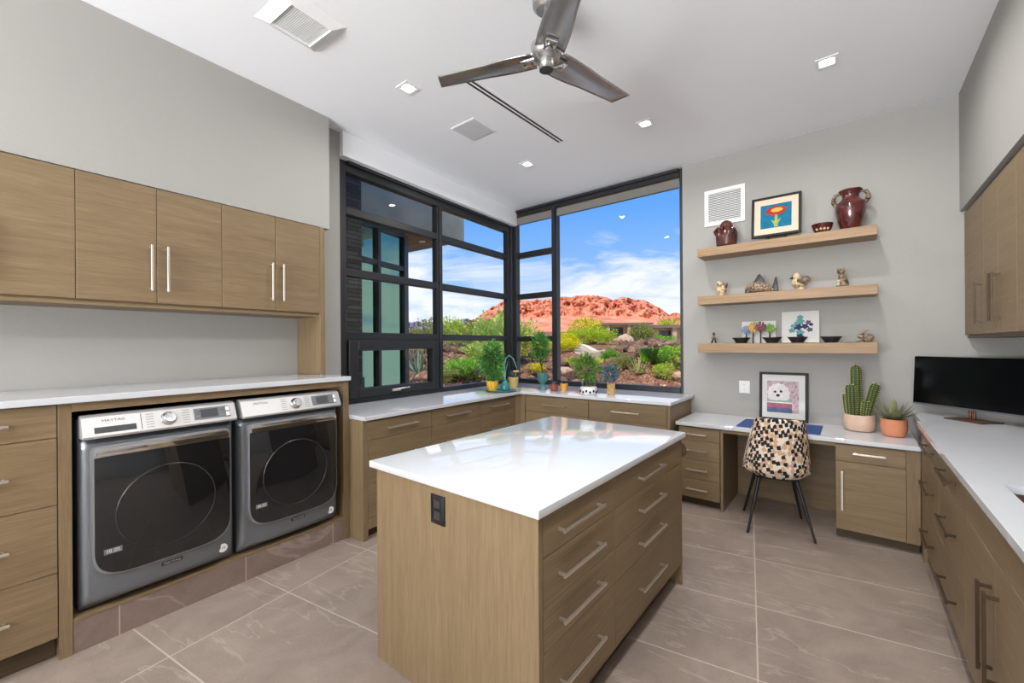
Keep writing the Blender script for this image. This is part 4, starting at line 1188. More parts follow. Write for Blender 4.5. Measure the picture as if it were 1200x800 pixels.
def tiny_tree(x, y, h, cm_, lab, seed):
    r = thing('tree_figurine', lab, 'figurine', (x, y, Z3))
    MB().lathe([(0.012, 0), (0.012, 0.003), (0.006, 0.006), (0.005, h * 0.5), (0.003, h * 0.62), (0, h * 0.62)], 10).build('trunk', M['p_trunk'], r)
    rnd = random.Random(seed)
    mb = MB()
    for k in range(9):
        a = R(-70 + 140 * k / 8)
        e = Vector((math.sin(a) * h * 0.22, 0, h * (0.62 + 0.32 * math.cos(a) * (0.85 + 0.15 * rnd.random()))))
        mb.tube([(0, 0, h * 0.45), e * 0.6 + Vector((0, 0, h * 0.2)), e], [0.003, 0.0025, 0.0015], 5)
        for q in range(4):
            p = e * (0.7 + 0.12 * q) + Vector((rnd.uniform(-.008, .008), rnd.uniform(-.004, .004), h * 0.16 * (1 - (0.7 + 0.12 * q)) * 2))
            mb.ball(p, (0.0065, 0.004, 0.008), 6, 4)
    mb.build('crown', M[cm_], r)
tiny_tree(-0.775, 4.475, 0.165, 'p_bluegrey', 'little blue decorative tree on the lowest shelf', 1)
tiny_tree(-0.715, 4.45, 0.20, 'p_gold', 'little gold decorative tree on the lowest shelf', 2)
tiny_tree(-0.653, 4.445, 0.20, 'p_plum', 'little plum decorative tree on the lowest shelf', 3)
tiny_tree(-0.585, 4.475, 0.18, 'p_leaf', 'little green decorative tree on the lowest shelf', 4)
tl = thing('art_tile', 'white square tile with teal and violet flower painting on the lowest shelf', 'picture', (-0.358, 4.515, Z3 + 0.0005))
tl.rotation_euler = (-R(6), 0, 0)
MB().box(-0.139, 0.139, -0.012, 0, 0, 0.282, 0.002).build('tile', M['mat_white'], tl)
mb = MB()
rnd = random.Random(5)
def lay(pts, mi, d):
    mb.mi = mi
    mb.prism(pts, -0.0124 - 0.0003 * d - 0.0003, -0.0124 - 0.0003 * d, 'y')
lay([(-0.004, 0.05), (0.004, 0.05), (0.004, 0.22), (-0.004, 0.22)], 3, 0)
for i, (x, z, rr, mi) in enumerate(((0, 0.225, 0.024, 0), (0, 0.19, 0.03, 0), (-0.015, 0.14, 0.032, 1), (0.035, 0.145, 0.026, 1), (0.06, 0.18, 0.02, 2), (0.07, 0.115, 0.022, 2), (-0.06, 0.11, 0.024, 0), (0.0, 0.09, 0.03, 0), (0.0, 0.055, 0.026, 1), (-0.05, 0.15, 0.02, 0), (0.08, 0.16, 0.016, 1), (-0.03, 0.175, 0.016, 0))):
    lay(blob(x, z, rr, rr * 0.85, 24, 0.2, 5, i), mi, 1 + 0.5 * i)
mb.build('painting', [M['p_teal'], M['p_navy'], M['p_violet'], M['p_sage']], tl)
rb = thing('rabbit_figurine', 'crouching brown pottery rabbit at the right end of the lowest shelf', 'figurine', (0.083, 4.42, Z3))
MB().ball((0.014, 0, 0.036), (0.04, 0.028, 0.035), 16, 10).ball((-0.024, -0.008, 0.05), (0.026, 0.02, 0.02), 14, 9).build('body', M['speckled'], rb)
for s in (-1, 1):
    MB().tube([(-0.018, s * 0.008 - 0.008, 0.066), (0.0, s * 0.012 - 0.008, 0.092), (0.018, s * 0.014 - 0.008, 0.106)], [0.006, 0.009, 0.003], 8).build('ear', M['speckled'], rb)
MB().tube([(-0.02, -0.02, 0.03), (-0.038, -0.026, 0.006)], [0.009, 0.007], 8).build('paw', M['stone_brown'], rb)
ds = MB().lathe([(0.02, 0), (0.034, 0.004), (0.034, 0.008), (0, 0.008)], 20).build('pebble_dish', M['stone_cream'], loc=(0.0, 4.41, Z3 + 0.0005))
tag(ds, 'tiny flat cream dish in front of the pottery rabbit', 'dish')

# ================================================================== DESK THINGS
def art_dog(r, y):
    mb = MB()
    def lay(pts, mi, d):
        mb.mi = mi
        mb.prism(pts, y - 0.0003 * d - 0.0003, y - 0.0003 * d, 'y')
    cx_ = -0.012
    lay([(cx_ - 0.115, 0.065), (cx_ + 0.115, 0.065), (cx_ + 0.115, 0.32), (cx_ - 0.115, 0.32)], 1, 0)
    rnd = random.Random(3)
    for k in range(150):
        x, z = cx_ + rnd.uniform(-0.11, 0.112), rnd.uniform(0.07, 0.318)
        if x < cx_ + 0.055 and z < 0.285:
            continue
        q = rnd.uniform(0.003, 0.006)
        lay([(x - q, z), (x, z - q), (x + q, z), (x, z + q)], 2 + (k % 2) * 4, 1 + 0.001 * k)
    lay(blob(cx_ - 0.03, 0.215, 0.082, 0.085, 44, 0.05, 13), 0, 2)
    lay([(cx_ - 0.115, 0.10), (cx_ + 0.07, 0.10), (cx_ + 0.07, 0.15), (cx_ - 0.115, 0.15)], 0, 2.6)
    for z0, z1, mi in ((0.15, 0.165, 5), (0.105, 0.142, 2), (0.067, 0.105, 3)):
        lay([(cx_ - 0.115, z0), (cx_ + 0.068, z0), (cx_ + 0.068, z1), (cx_ - 0.115, z1)], mi, 3.2)
    lay([(cx_ - 0.10, 0.185), (cx_ - 0.04, 0.158), (cx_ - 0.04, 0.168), (cx_ - 0.09, 0.195)], 0, 4)
    lay(blob(cx_ - 0.055, 0.232, 0.009, 0.009), 4, 4.4); lay(blob(cx_ - 0.012, 0.236, 0.010, 0.010), 4, 4.4); lay(blob(cx_ - 0.034, 0.203, 0.014, 0.011), 4, 4.4)
    po = mb.build('painting', [M['p_dog'], M['p_mauve'], M['p_rose'], M['p_slate'], M['p_ink'], M['p_sage'], M['p_plum']], r)
    po.scale = (1.06, 1, 1.13); po.location = (0.009, 0, -0.002)
framed('framed_picture', 'black-framed white fluffy dog picture leaning on the wall behind the chair', (-0.488, 4.505, 0.7455), 0.375, 0.438, R(4), 0.023, M['mat_white'], art_dog)
pd = thing('desk_pad', 'dark blue leather desk pad on the white desk behind the chair', 'desk pad', (-0.483, 4.185, 0.7452))
MB().prism(blob(0, 0, 0.29, 0.215, 4)[:0] or [(-0.29, -0.215), (0.29, -0.215), (0.29, 0.215), (-0.29, 0.215)], 0, 0.005, 'z', 0.002).build('pad', M['blue_pad'], pd)
mb = MB()
for a in ((-0.284, 0.284, -0.209, -0.207), (-0.284, 0.284, 0.207, 0.209), (-0.284, -0.282, -0.2069, 0.2069), (0.282, 0.284, -0.2069, 0.2069)):
    mb.box(a[0], a[1], a[2], a[3], 0.0051, 0.0058)
mb.build('stitching', M['p_navy'], pd)

def cactus_column(root, base, top, r):
    base, top = Vector(base), Vector(top)
    d = top - base; L = d.length; d.normalize()
    a = d.orthogonal().normalized(); b_ = d.cross(a)
    mb = MB(); nr = 9; seg = nr * 4
    rings = []
    for j in range(19):
        t_ = j / 18
        rr = r * (0.78 + 0.22 * min(1, t_ * 3)) * (1 if t_ < 0.86 else math.sqrt(max(0, 1 - ((t_ - 0.86) / 0.14) ** 2)) + 0.02)
        rg = []
        for k in range(seg):
            an = 2 * PI * k / seg
            q = rr * (1 + 0.11 * math.cos(nr * an))
            rg.append(mb.bm.verts.new(base + d * (L * t_) + (a * math.cos(an) + b_ * math.sin(an)) * q))
        rings.append(rg)
    for r0, r1 in zip(rings, rings[1:]):
        for k in range(seg):
            mb.bm.faces.new((r0[k], r0[(k + 1) % seg], r1[(k + 1) % seg], r1[k]))
    mb.bm.faces.new(rings[0][::-1]); mb.bm.faces.new(rings[-1])
    o = mb.build('column', M['cactus'], root, sharp=80)
    sp = MB()
    n = int(L / 0.016)
    for k in range(nr):
        an = 2 * PI * k / nr
        out = a * math.cos(an) + b_ * math.sin(an)
        for j in range(n):
            t_ = (j + 0.6) / n
            rr = r * 1.10 * (0.78 + 0.22 * min(1, t_ * 3)) * (1 if t_ < 0.86 else math.sqrt(max(0, 1 - ((t_ - 0.86) / 0.14) ** 2)) + 0.02)
            p = base + d * (L * t_) + out * rr
            sp.ball(p, (0.0030, 0.0030, 0.0030), 5, 3)
            for q in (-1, 1):
                sp.tube([p, p + out * 0.007 + (d * 0.5 + out.cross(d) * q) * 0.006], [0.0007, 0.0002], 3, False)
    s = sp.build('spines', M['spine'], o)
    s['kind'] = 'stuff'
cx_, cy_ = 0.042, 4.375
ca = thing('potted_cactus', 'tall green columnar cactus in a pale clay pot on the desk', 'cactus', (cx_, cy_, 0.7455))
MB().lathe([(0.075, 0), (0.092, 0.008), (0.104, 0.05), (0.106, 0.075), (0.098, 0.125), (0.093, 0.130), (0.086, 0.125), (0.090, 0.10), (0.0, 0.10)], 32, wob=lambda a, t: 1 + 0.012 * math.sin(3 * a)).build('pot', M['washed_clay'], ca)
MB().lathe([(0.089, 0.1005), (0.088, 0.112), (0.04, 0.118), (0, 0.118)], 24).build('soil', M['soil'], ca)
for b_, t_, r_ in (((-0.015, 0.01, 0.11), (-0.02, 0.01, 0.53), 0.034), ((-0.045, -0.03, 0.11), (-0.055, -0.045, 0.375), 0.032), ((0.04, 0.012, 0.11), (0.105, 0.0, 0.385), 0.031), ((0.03, -0.045, 0.11), (0.045, -0.055, 0.25), 0.024), ((-0.07, 0.02, 0.11), (-0.085, 0.03, 0.29), 0.022)):
    cactus_column(ca, b_, t_, r_)
al = thing('potted_aloe', 'spiky rosette plant in a terracotta pot at the right end of the desk', 'plant', (0.242, 4.262, 0.7455))
MB().lathe([(0.05, 0), (0.064, 0.006), (0.078, 0.05), (0.079, 0.085), (0.076, 0.122), (0.08, 0.124), (0.08, 0.130), (0.070, 0.130), (0.068, 0.10), (0.0, 0.10)], 32).build('pot', M['terracotta'], al)
MB().lathe([(0.067, 0.1005), (0.066, 0.118), (0.02, 0.122), (0, 0.122)], 24).build('soil', M['soil'], al)
rnd = random.Random(8)
for ring, (n, el, L, W) in enumerate(((8, 20, 0.18, 0.05), (7, 40, 0.17, 0.052), (4, 62, 0.16, 0.05), (2, 82, 0.15, 0.045))):
    for k in range(n):
        a = 2 * PI * (k + 0.5 * ring) / n + rnd.uniform(-.15, .15)
        e = R(el + rnd.uniform(-6, 6))
        d = Vector((math.cos(a) * math.cos(e), math.sin(a) * math.cos(e), math.sin(e)))
        u_ = Vector((-math.cos(a) * math.sin(e), -math.sin(a) * math.sin(e), math.cos(e)))
        MB().blade(Vector((math.cos(a) * 0.012, math.sin(a) * 0.012, 0.125)), d, u_, L * rnd.uniform(0.85, 1.1), W, 0.012, 0.12, 6).build('leaf', M['aloe'], al)

# monitor standing at an angle on the right counter
mo = thing('monitor', 'wide black monitor on a copper and wood stand, right counter', 'monitor', (0.63, 4.165, 0.9145), R(-45))
MB().prism([(-0.115, -0.075), (0.115, -0.085), (0.115, 0.085), (-0.115, 0.085)], 0, 0.007, 'z', 0.002).build('stand_base', M['walnut'], mo)
MB().box(-0.02, -0.006, -0.006, 0.006, 0.0072, 0.085, 0.001).box(0.006, 0.02, -0.006, 0.006, 0.0072, 0.085, 0.001).box(-0.02, 0.02, 0.004, 0.012, 0.085, 0.16, 0.001).build('stand_neck', M['copper'], mo)
tilt = Matrix.Translation((0, 0, 0.07)) @ Matrix.Rotation(R(-3), 4, 'X')
MB().box(-0.375, 0.375, -0.008, 0.0035, 0, 0.36, 0.003, rot=tilt).build('housing', M['dark_plastic'], mo)
MB().box(-0.3725, 0.3725, -0.0092, -0.0082, 0.012, 0.3585, rot=tilt).build('screen', M['screen'], mo)
MB().box(-0.3735, 0.3735, -0.0105, -0.0082, 0.001, 0.0115, rot=tilt).build('lower_bezel', M['graphite'], mo)

# ================================================================== CHAIR
ch = thing('desk_chair', 'upholstered desk chair in black, cream and tan petal fabric with black legs', 'chair', (-0.475, 3.90, 0), R(14))
def hgt(th):
    q = abs(th) / R(118)
    s = 1 - max(0.0, min(1.0, (q - 0.42) / 0.42))
    s = s * s * (3 - 2 * s)
    return 0.10 + 0.36 * s
def shell(u, v):
    th = (u * 2 - 1) * R(118)
    h = hgt(th)
    rx = 0.232 - 0.045 * v * (h / 0.46) - 0.05 * max(0, 1 - v / 0.16) ** 2
    ry = 0.235 - 0.05 * max(0, 1 - v / 0.16) ** 2
    lean = 0.075 * v * h / 0.46
    vv = v
    return (rx * math.sin(th) * (1 + 0.14 * (1 - abs(math.sin(th)))), -ry * math.cos(th) - lean, 0.425 + vv * h)
mb = MB().grid(shell, 56, 22, uv=lambda a, b_: (a, b_ * 0.55))
bs = mb.build('back_shell', M['petal'], ch, sharp=80)
so = bs.modifiers.new('thick', 'SOLIDIFY'); so.thickness = 0.035; so.offset = -1
bv = bs.modifiers.new('round', 'BEVEL'); bv.width = 0.012; bv.segments = 3; bv.limit_method = 'ANGLE'; bv.angle_limit = R(50)
mb = MB()
def seat(u, v):
    a = 2 * PI * u
    r = v
    x = 0.20 * r * math.copysign(abs(math.cos(a)) ** 0.8, math.cos(a))
    y = 0.215 * r * math.copysign(abs(math.sin(a)) ** 0.8, math.sin(a)) + 0.02
    return (x, y, 0.475 + 0.02 * (1 - r ** 4))
mb.grid(seat, 40, 10, uv=lambda a, b_: (0.5 + 0.3 * b_ * math.cos(2 * PI * a), 0.5 + 0.3 * b_ * math.sin(2 * PI * a)))
def under(u, v):
    p = Vector(seat(u, 1.0)); q = v
    return (p.x * (1 - 0.25 * q ** 2), (p.y - 0.02) * (1 - 0.25 * q ** 2) + 0.02, 0.475 - 0.06 * q)
mb.grid(under, 40, 4, uv=lambda a, b_: (a, 0.1 * b_))
mb.lathe([(0.0, 0.41), (0.12, 0.41), (0.145, 0.415), (0.12, 0.418), (0, 0.418)], 24, (0, 0.02, 0))
bmesh.ops.remove_doubles(mb.bm, verts=mb.bm.verts[:], dist=1e-5)
mb.build('seat_cushion', M['petal'], ch, sharp=70)
MB().box(-0.14, 0.14, -0.11, 0.15, 0.395, 0.4095, 0.004).build('seat_frame', M['black'], ch)
for (sx, sy, fx, fy) in ((-0.125, -0.10, -0.215, -0.225), (0.125, -0.10, 0.215, -0.225), (-0.125, 0.14, -0.208, 0.245), (0.125, 0.14, 0.208, 0.245)):
    lg = MB().tube([(fx, fy, 0.004), (sx, sy, 0.3945)], [0.008, 0.014], 12).build('leg', M['black'], ch)
    MB().lathe([(0.009, 0), (0.009, 0.0038), (0, 0.0038)], 12, (fx, fy, 0)).build('glide', M['dark_plastic'], lg)

# ================================================================== PLANTS ON THE WINDOW WORKTOP
ZW = 0.926
def foliage(name, parent, mat, center, rx, ry, rz_, n, L, W, seed, up=0.4, inner=0.3):
    rnd = random.Random(seed)
    mb = MB()
    for k in range(n):
        v = Vector((rnd.gauss(0, 1), rnd.gauss(0, 1), rnd.gauss(0, 1))).normalized()
        q = rnd.uniform(inner, 1) ** 0.6
        p = Vector(center) + Vector((v.x * rx * q, v.y * ry * q, v.z * rz_ * q))
        d = (v + Vector((0, 0, up)) + Vector((rnd.uniform(-.5, .5), rnd.uniform(-.5, .5), rnd.uniform(-.5, .5)))).normalized()
        mb.leaf(p, d, (rnd.uniform(-1, 1), rnd.uniform(-1, 1), 1), L * rnd.uniform(0.7, 1.2), W * rnd.uniform(0.7, 1.2), rnd.uniform(0, 0.8))
    return mb.build(name, mat, parent)
def pot(parent, mat, r, h, seg=28, ribs=0, name='pot', soil=True, z0=0.0):
    MB().lathe([(r * 0.72, z0), (r * 0.78, z0 + 0.004), (r * 0.98, z0 + h * 0.8), (r, z0 + h), (r * 0.9, z0 + h), (r * 0.86, z0 + h * 0.85), (0, z0 + h * 0.85)], seg, wob=(lambda a, t: 1 + 0.05 * math.cos(ribs * a)) if ribs else None).build(name, mat, parent)
    if soil:
        MB().lathe([(r * 0.855, z0 + h * 0.853), (r * 0.8, z0 + h * 0.9), (0, z0 + h * 0.92)], 18).build('soil', M['soil'], parent)
ty = thing('tray', 'dark teal oval tray under the plants at the window corner', 'tray', (-3.075, 3.60, ZW))
MB().lathe([(0.14, 0), (0.16, 0.004), (0.178, 0.016), (0.176, 0.018), (0.156, 0.008), (0, 0.007)], 40, sx=1.05, sy=0.8).build('dish', M['goblet_glaze'], ty, rot=(0, 0, R(45)))
p1 = thing('potted_fern', 'bushy tall green plant in a ribbed yellow pot on the tray', 'plant', (-3.165, 3.55, ZW + 0.0085))
pot(p1, M['yellow_glaze'], 0.066, 0.11, 36, 12)
MB().tube([(0, 0, 0.09), (0.01, 0, 0.25), (0, 0.01, 0.42)], [0.007, 0.005, 0.003], 6).tube([(0.01, 0, 0.09), (0.04, 0.02, 0.3)], [0.006, 0.002], 6).build('stem', M['stem'], p1)
foliage('foliage', p1, M['fern'], (0.0, 0, 0.34), 0.12, 0.12, 0.22, 900, 0.055, 0.016, 11, -0.1, 0.1)
p2 = thing('bottle_vase', 'small teal glazed vase with an arching stem on the tray', 'vase', (-3.035, 3.62, ZW + 0.0085))
MB().lathe([(0.036, 0), (0.05, 0.01), (0.054, 0.04), (0.046, 0.075), (0.026, 0.10), (0.022, 0.118), (0.028, 0.124), (0.02, 0.122), (0.016, 0.10), (0, 0.095)], 28).build('body', M['teal_glaze'], p2)
MB().tube([(0, 0, 0.10), (-0.01, 0.0, 0.25), (0.0, 0.01, 0.36), (0.035, 0.03, 0.40), (0.08, 0.05, 0.36), (0.115, 0.07, 0.25)], [0.006, 0.006, 0.006, 0.005, 0.005, 0.003], 8).tube([(0, 0, 0.1), (0.004, 0.01, 0.24), (0.03, 0.02, 0.33)], [0.005, 0.004, 0.002], 6).build('arching_stem', M['teal_stem'], p2)
p3 = thing('potted_succulent', 'cream-yellow pot with a long-leaved succulent in the window corner', 'plant', (-3.27, 4.06, ZW))
pot(p3, M['cream_glaze'], 0.066, 0.125, 32)
rnd = random.Random(21)
for k in range(12):
    a = 2 * PI * k / 12 + 0.2
    e = R(rnd.uniform(35, 75))
    d = Vector((math.cos(a) * math.cos(e), math.sin(a) * math.cos(e), math.sin(e)))
    MB().blade((math.cos(a) * 0.01, math.sin(a) * 0.01, 0.112), d, Vector((-math.cos(a) * math.sin(e), -math.sin(a) * math.sin(e), math.cos(e))), 0.11, 0.022, 0.009, 0.1).build('leaf', M['grey_leaf'], p3)
for a, L in ((15, 0.36), (25, 0.40), (8, 0.30), (32, 0.34)):
    e = R(26 + a * 0.4)
    d = Vector((math.cos(R(a)) * math.cos(e), math.sin(R(a)) * math.cos(e) * 0.6, math.sin(e))).normalized()
    MB().blade((0.02, 0.0, 0.115), d, Vector((0, 0, 1)), L, 0.035, 0.010, -0.05, 7).build('leaf', M['grey_leaf'], p3)
MB().tube([(0.04, -0.02, 0.11), (0.07, -0.03, 0.19)], [0.004, 0.004], 6).lathe([(0, 0.19), (0.035, 0.19), (0.045, 0.2), (0.03, 0.212), (0, 0.216)], 16, (0.07, -0.03, 0)).build('flower_stake', M['cream_glaze'], p3)
p4 = thing('goblet_planter', 'dusty teal footed goblet holding a small leafy tree', 'plant', (-2.80, 4.02, ZW))
MB().lathe([(0.045, 0), (0.047, 0.006), (0.03, 0.03), (0.018, 0.055), (0.02, 0.07), (0.05, 0.10), (0.063, 0.14), (0.064, 0.195), (0.057, 0.195), (0.052, 0.17), (0, 0.17)], 30, wob=lambda a, t: 1 + 0.03 * math.cos(10 * a)).build('goblet', M['goblet_glaze'], p4)
MB().lathe([(0.05, 0.1705), (0.045, 0.18), (0, 0.182)], 18).build('soil', M['soil'], p4)
MB().tube([(0.0, 0, 0.17), (-0.02, 0.01, 0.27), (-0.05, 0.01, 0.38), (-0.05, 0, 0.52)], [0.010, 0.009, 0.007, 0.003], 8).tube([(-0.02, 0.01, 0.26), (0.01, 0, 0.36), (-0.01, 0, 0.45)], [0.007, 0.005, 0.002], 6).build('trunk', M['stem'], p4)
foliage('foliage', p4, M['fern'], (-0.035, 0, 0.50), 0.085, 0.085, 0.15, 420, 0.06, 0.018, 12, 0.1, 0.1)
p5 = thing('potted_succulent', 'small rust-red pot with a dark succulent beside the window mullion', 'plant', (-2.62, 3.985, ZW))
pot(p5, M['rust_glaze'], 0.05, 0.075)
for k in range(9):
    a = 2 * PI * k / 9
    MB().blade((0, 0, 0.066), Vector((math.cos(a) * 0.7, math.sin(a) * 0.7, 0.7)), Vector((-math.cos(a) * 0.7, -math.sin(a) * 0.7, 0.7)), 0.05, 0.024, 0.010, 0.15).build('leaf', M['grey_leaf'], p5)
p6 = thing('potted_succulent', 'small amber pot with a brown succulent right of the rust-red pot', 'plant', (-2.53, 4.05, ZW))
pot(p6, M['amber_glaze'], 0.046, 0.085)
for k in range(8):
    a = 2 * PI * k / 8
    MB().blade((0, 0, 0.075), Vector((math.cos(a) * 0.7, math.sin(a) * 0.7, 0.8)), Vector((-math.cos(a) * 0.7, -math.sin(a) * 0.7, 0.7)), 0.045, 0.02, 0.009, 0.15).build('leaf', M['raku'], p6)
p7 = thing('glass_planter', 'clear glass planter with patterned black and white base and leafy plant', 'plant', (-2.165, 3.955, ZW))
mb = MB()
mb.lathe([(0.07, 0), (0.083, 0.004), (0.088, 0.05), (0.085, 0.075), (0.076, 0.08), (0, 0.08)], 32)
mb.mi = 1
for k in range(14):
    a = 2 * PI * k / 14
    mb.ball((0.0855 * math.cos(a), 0.0855 * math.sin(a), 0.026 + 0.012 * (k % 2)), (0.012, 0.012, 0.014), 8, 6)
mb.build('base', [M['white_plastic'], M['black']], p7)
MB().lathe([(0.068, 0.0805), (0.072, 0.10), (0.078, 0.155), (0.075, 0.155), (0.068, 0.10), (0.064, 0.084), (0, 0.084)], 32).build('glass', M['vase_glass'], p7)
mb = MB()
rnd = random.Random(31)
for k in range(16):
    a = rnd.uniform(0, 2 * PI)
    mb.tube([(0.01 * math.cos(a), 0.01 * math.sin(a), 0.086), (0.035 * math.cos(a), 0.035 * math.sin(a), 0.16), (0.09 * math.cos(a), 0.09 * math.sin(a), rnd.uniform(0.24, 0.36))], [0.004, 0.003, 0.002], 5)
mb.build('stems', M['ivy'], p7)
foliage('foliage', p7, M['ivy'], (-0.02, 0, 0.27), 0.105, 0.105, 0.12, 330, 0.07, 0.022, 13, 0.5, 0.2)
p8 = thing('owl_planter', 'little tan owl planter with a round blue-grey succulent', 'plant', (-1.94, 4.02, ZW))
MB().lathe([(0.036, 0), (0.042, 0.01), (0.046, 0.05), (0.04, 0.085), (0.042, 0.11), (0.036, 0.118), (0.03, 0.11), (0, 0.105)], 24, sy=0.85).ball((-0.016, -0.036, 0.092), (0.012, 0.006, 0.012), 8, 6).ball((0.014, -0.036, 0.092), (0.012, 0.006, 0.012), 8, 6).build('owl_pot', M['owl_glaze'], p8)
MB().tube([(-0.034, 0, 0.105), (-0.038, -0.004, 0.135)], [0.012, 0.002], 7).tube([(0.034, 0, 0.105), (0.038, -0.004, 0.135)], [0.012, 0.002], 7).build('ear_tufts', M['owl_glaze'], p8)
foliage('rosette', p8, M['blue_succulent'], (-0.015, 0, 0.215), 0.07, 0.07, 0.08, 220, 0.05, 0.022, 14, 0.6, 0.3)

# ================================================================== OUTSIDE
# the glazed wing next door
wg = thing('house_wing', 'dark stone and green-glazed wing of the house outside the side window', 'building', (0, 0, 0), A)
MB().box(-7.5, -4.0, 1.6, 2.86, -0.4, 4.6).build('stone_pier', M['ledge_stone'], wg)
MB().box(-7.5, -4.66, 2.87, 4.03, -0.4, 0.35).build('base_wall', M['frame_black'], wg)
WR = Matrix.Translation((-4.63, 4.03, 0)) @ Matrix.Rotation(R(11), 4, 'Z') @ Matrix.Translation((4.63, -4.03, 0))
for a, b_ in ((2.87, 2.93), (3.42, 3.47), (3.95, 4.03)):
    MB().box(-4.68, -4.58, a, b_, 0.351, 2.99, rot=WR).build('glazing_bar', M['frame_black'], wg)
for a, b_ in ((2.931, 3.419), (3.471, 3.949)):
    for zc in (2.52, 1.42):
        MB().box(-4.67, -4.59, a, b_, zc - 0.03, zc + 0.03, rot=WR).build('transom', M['frame_black'], wg)
    for z0, z1 in ((0.352, 1.389), (1.451, 2.489), (2.551, 2.95)):
        MB().box(-4.636, -4.628, a, b_, z0, z1, rot=WR).build('glass_pane', M['mirror_glass'], wg)
MB().box(-4.68, -4.58, 2.931, 3.949, 2.951, 3.07, rot=WR).build('head_beam', M['frame_black'], wg)
MB().box(-7.5, -4.72, 2.9, 3.94, 0.36, 3.06).build('inner_wall', M['dark_plastic'], wg)
MB().box(-6.6, -4.44, 2.87, 4.98, 3.08, 3.10).build('eave_soffit', M['eave'], wg)
MB().box(-4.435, -4.38, 2.87, 5.0, 3.075, 3.62).build('fascia', M['fascia'], wg)
MB().box(-6.6, -4.436, 4.981, 5.0, 3.075, 3.62).build('end_fascia', M['fascia'], wg)
MB().box(-6.6, -4.436, 2.87, 4.98, 3.11, 3.62).build('roof_slab', M['dark_plastic'], wg)
MB().lathe([(0, 0), (0.05, 0), (0.05, -0.01), (0, -0.012)], 16, (-4.9, 4.6, 3.079)).build('eave_light', M['white_plastic'], wg)

def view_dir(px):
    """Compass bearing as a ground vector, one metre deep, for a bearing given like a frame coordinate."""
    v = fw + rt0 * ((px - 600) / 492)
    return Vector((v.x, v.y))
PROF = [(0, -0.3), (7, -0.3), (10, -0.15), (14, 0.22), (20, 0.82), (30, 1.28), (45, 1.62), (70, 2.3), (120, 3.9), (500, 17.0), (5000, 17.0)]
def tz(x, y):
    d = max(0.0, x * fw.x + y * fw.y)
    for (d0, z0), (d1, z1) in zip(PROF, PROF[1:]):
        if d <= d1:
            z = z0 + (z1 - z0) * (d - d0) / (d1 - d0)
            break
    s = (x * rt0.x + y * rt0.y) / max(d, 0.1)
    px = 600 + 492 * s
    m_ = max(0, 1 - abs(d - 20) / 9) * max(0, min(1, (px - 705) / 40))
    m2 = max(0, 1 - abs(d - 21) / 5) * max(0, min(1, (600 - px) / 30)) * max(0, min(1, (px - 515) / 20))
    z += 0.55 * m_ + 0.45 * m2
    z += 0.10 * noise.noise(Vector((x * 0.35, y * 0.35, 0.3))) * min(1, d / 12)
    return z
def at(px, d):
    v = view_dir(px) * d
    return Vector((v.x, v.y, tz(v.x, v.y)))
mb = MB()
rows = 170
def gfn(u, v):
    d = 6.6 * (2700 / 6.6) ** v
    q = view_dir(330 + 570 * u) * d
    return (q.x, q.y, tz(q.x, q.y))
mb.grid(gfn, 120, rows)
struct('desert_ground', mb, M['gravel'])

# curving path with a pale kerb
def ribbon(pts, w, lift):
    ps = []
    for px, d in pts:
        p = at(px, d); ps.append(p)
    fine = []
    for i in range(len(ps) - 1):
        p0, p1, p2, p3 = ps[max(i - 1, 0)], ps[i], ps[i + 1], ps[min(i + 2, len(ps) - 1)]
        for k in range(8):
            t_ = k / 8
            q = 0.5 * ((2 * p1) + (p2 - p0) * t_ + (2 * p0 - 5 * p1 + 4 * p2 - p3) * t_ ** 2 + (3 * p1 - p0 - 3 * p2 + p3) * t_ ** 3)
            fine.append(q)
    fine.append(ps[-1])
    mb = MB()
    bm = mb.bm
    L_, R_ = [], []
    for i, q in enumerate(fine):
        t_ = (fine[min(i + 1, len(fine) - 1)] - fine[max(i - 1, 0)]); t_.z = 0; t_.normalize()
        n_ = Vector((-t_.y, t_.x, 0))
        row = []
        for sgn in (1, -1):
            e = q + n_ * (w / 2 * sgn)
            row.append(e)
        zt = max(tz(row[0].x, row[0].y), tz(row[1].x, row[1].y), tz(q.x, q.y)) + lift
        zb = min(tz(row[0].x, row[0].y), tz(row[1].x, row[1].y)) - 0.1
        L_.append([bm.verts.new((e.x, e.y, zz)) for e in row for zz in (zb, zt)])
    for a, b_ in zip(L_, L_[1:]):
        for i, j in ((0, 1), (1, 3), (3, 2), (2, 0)):
            bm.faces.new((a[i], a[j], b_[j], b_[i]))
    bm.faces.new([L_[0][i] for i in (0, 1, 3, 2)]); bm.faces.new([L_[-1][i] for i in (2, 3, 1, 0)])
    return mb
struct('garden_path', ribbon([(652, 34), (668, 30), (684, 27), (686, 24), (692, 21.5), (706, 20.3), (722, 19.6)], 1.3, 0.02), M['path'])
kb_ = ribbon([(655, 37), (672, 33), (686, 28.5), (692, 25.5), (700, 23.6), (716, 22.4), (735, 21.9)], 0.35, 0.13).build('path_kerb', M['kerb'])
tag(kb_, 'pale curved kerb along the garden path seen through the picture window', 'kerb')

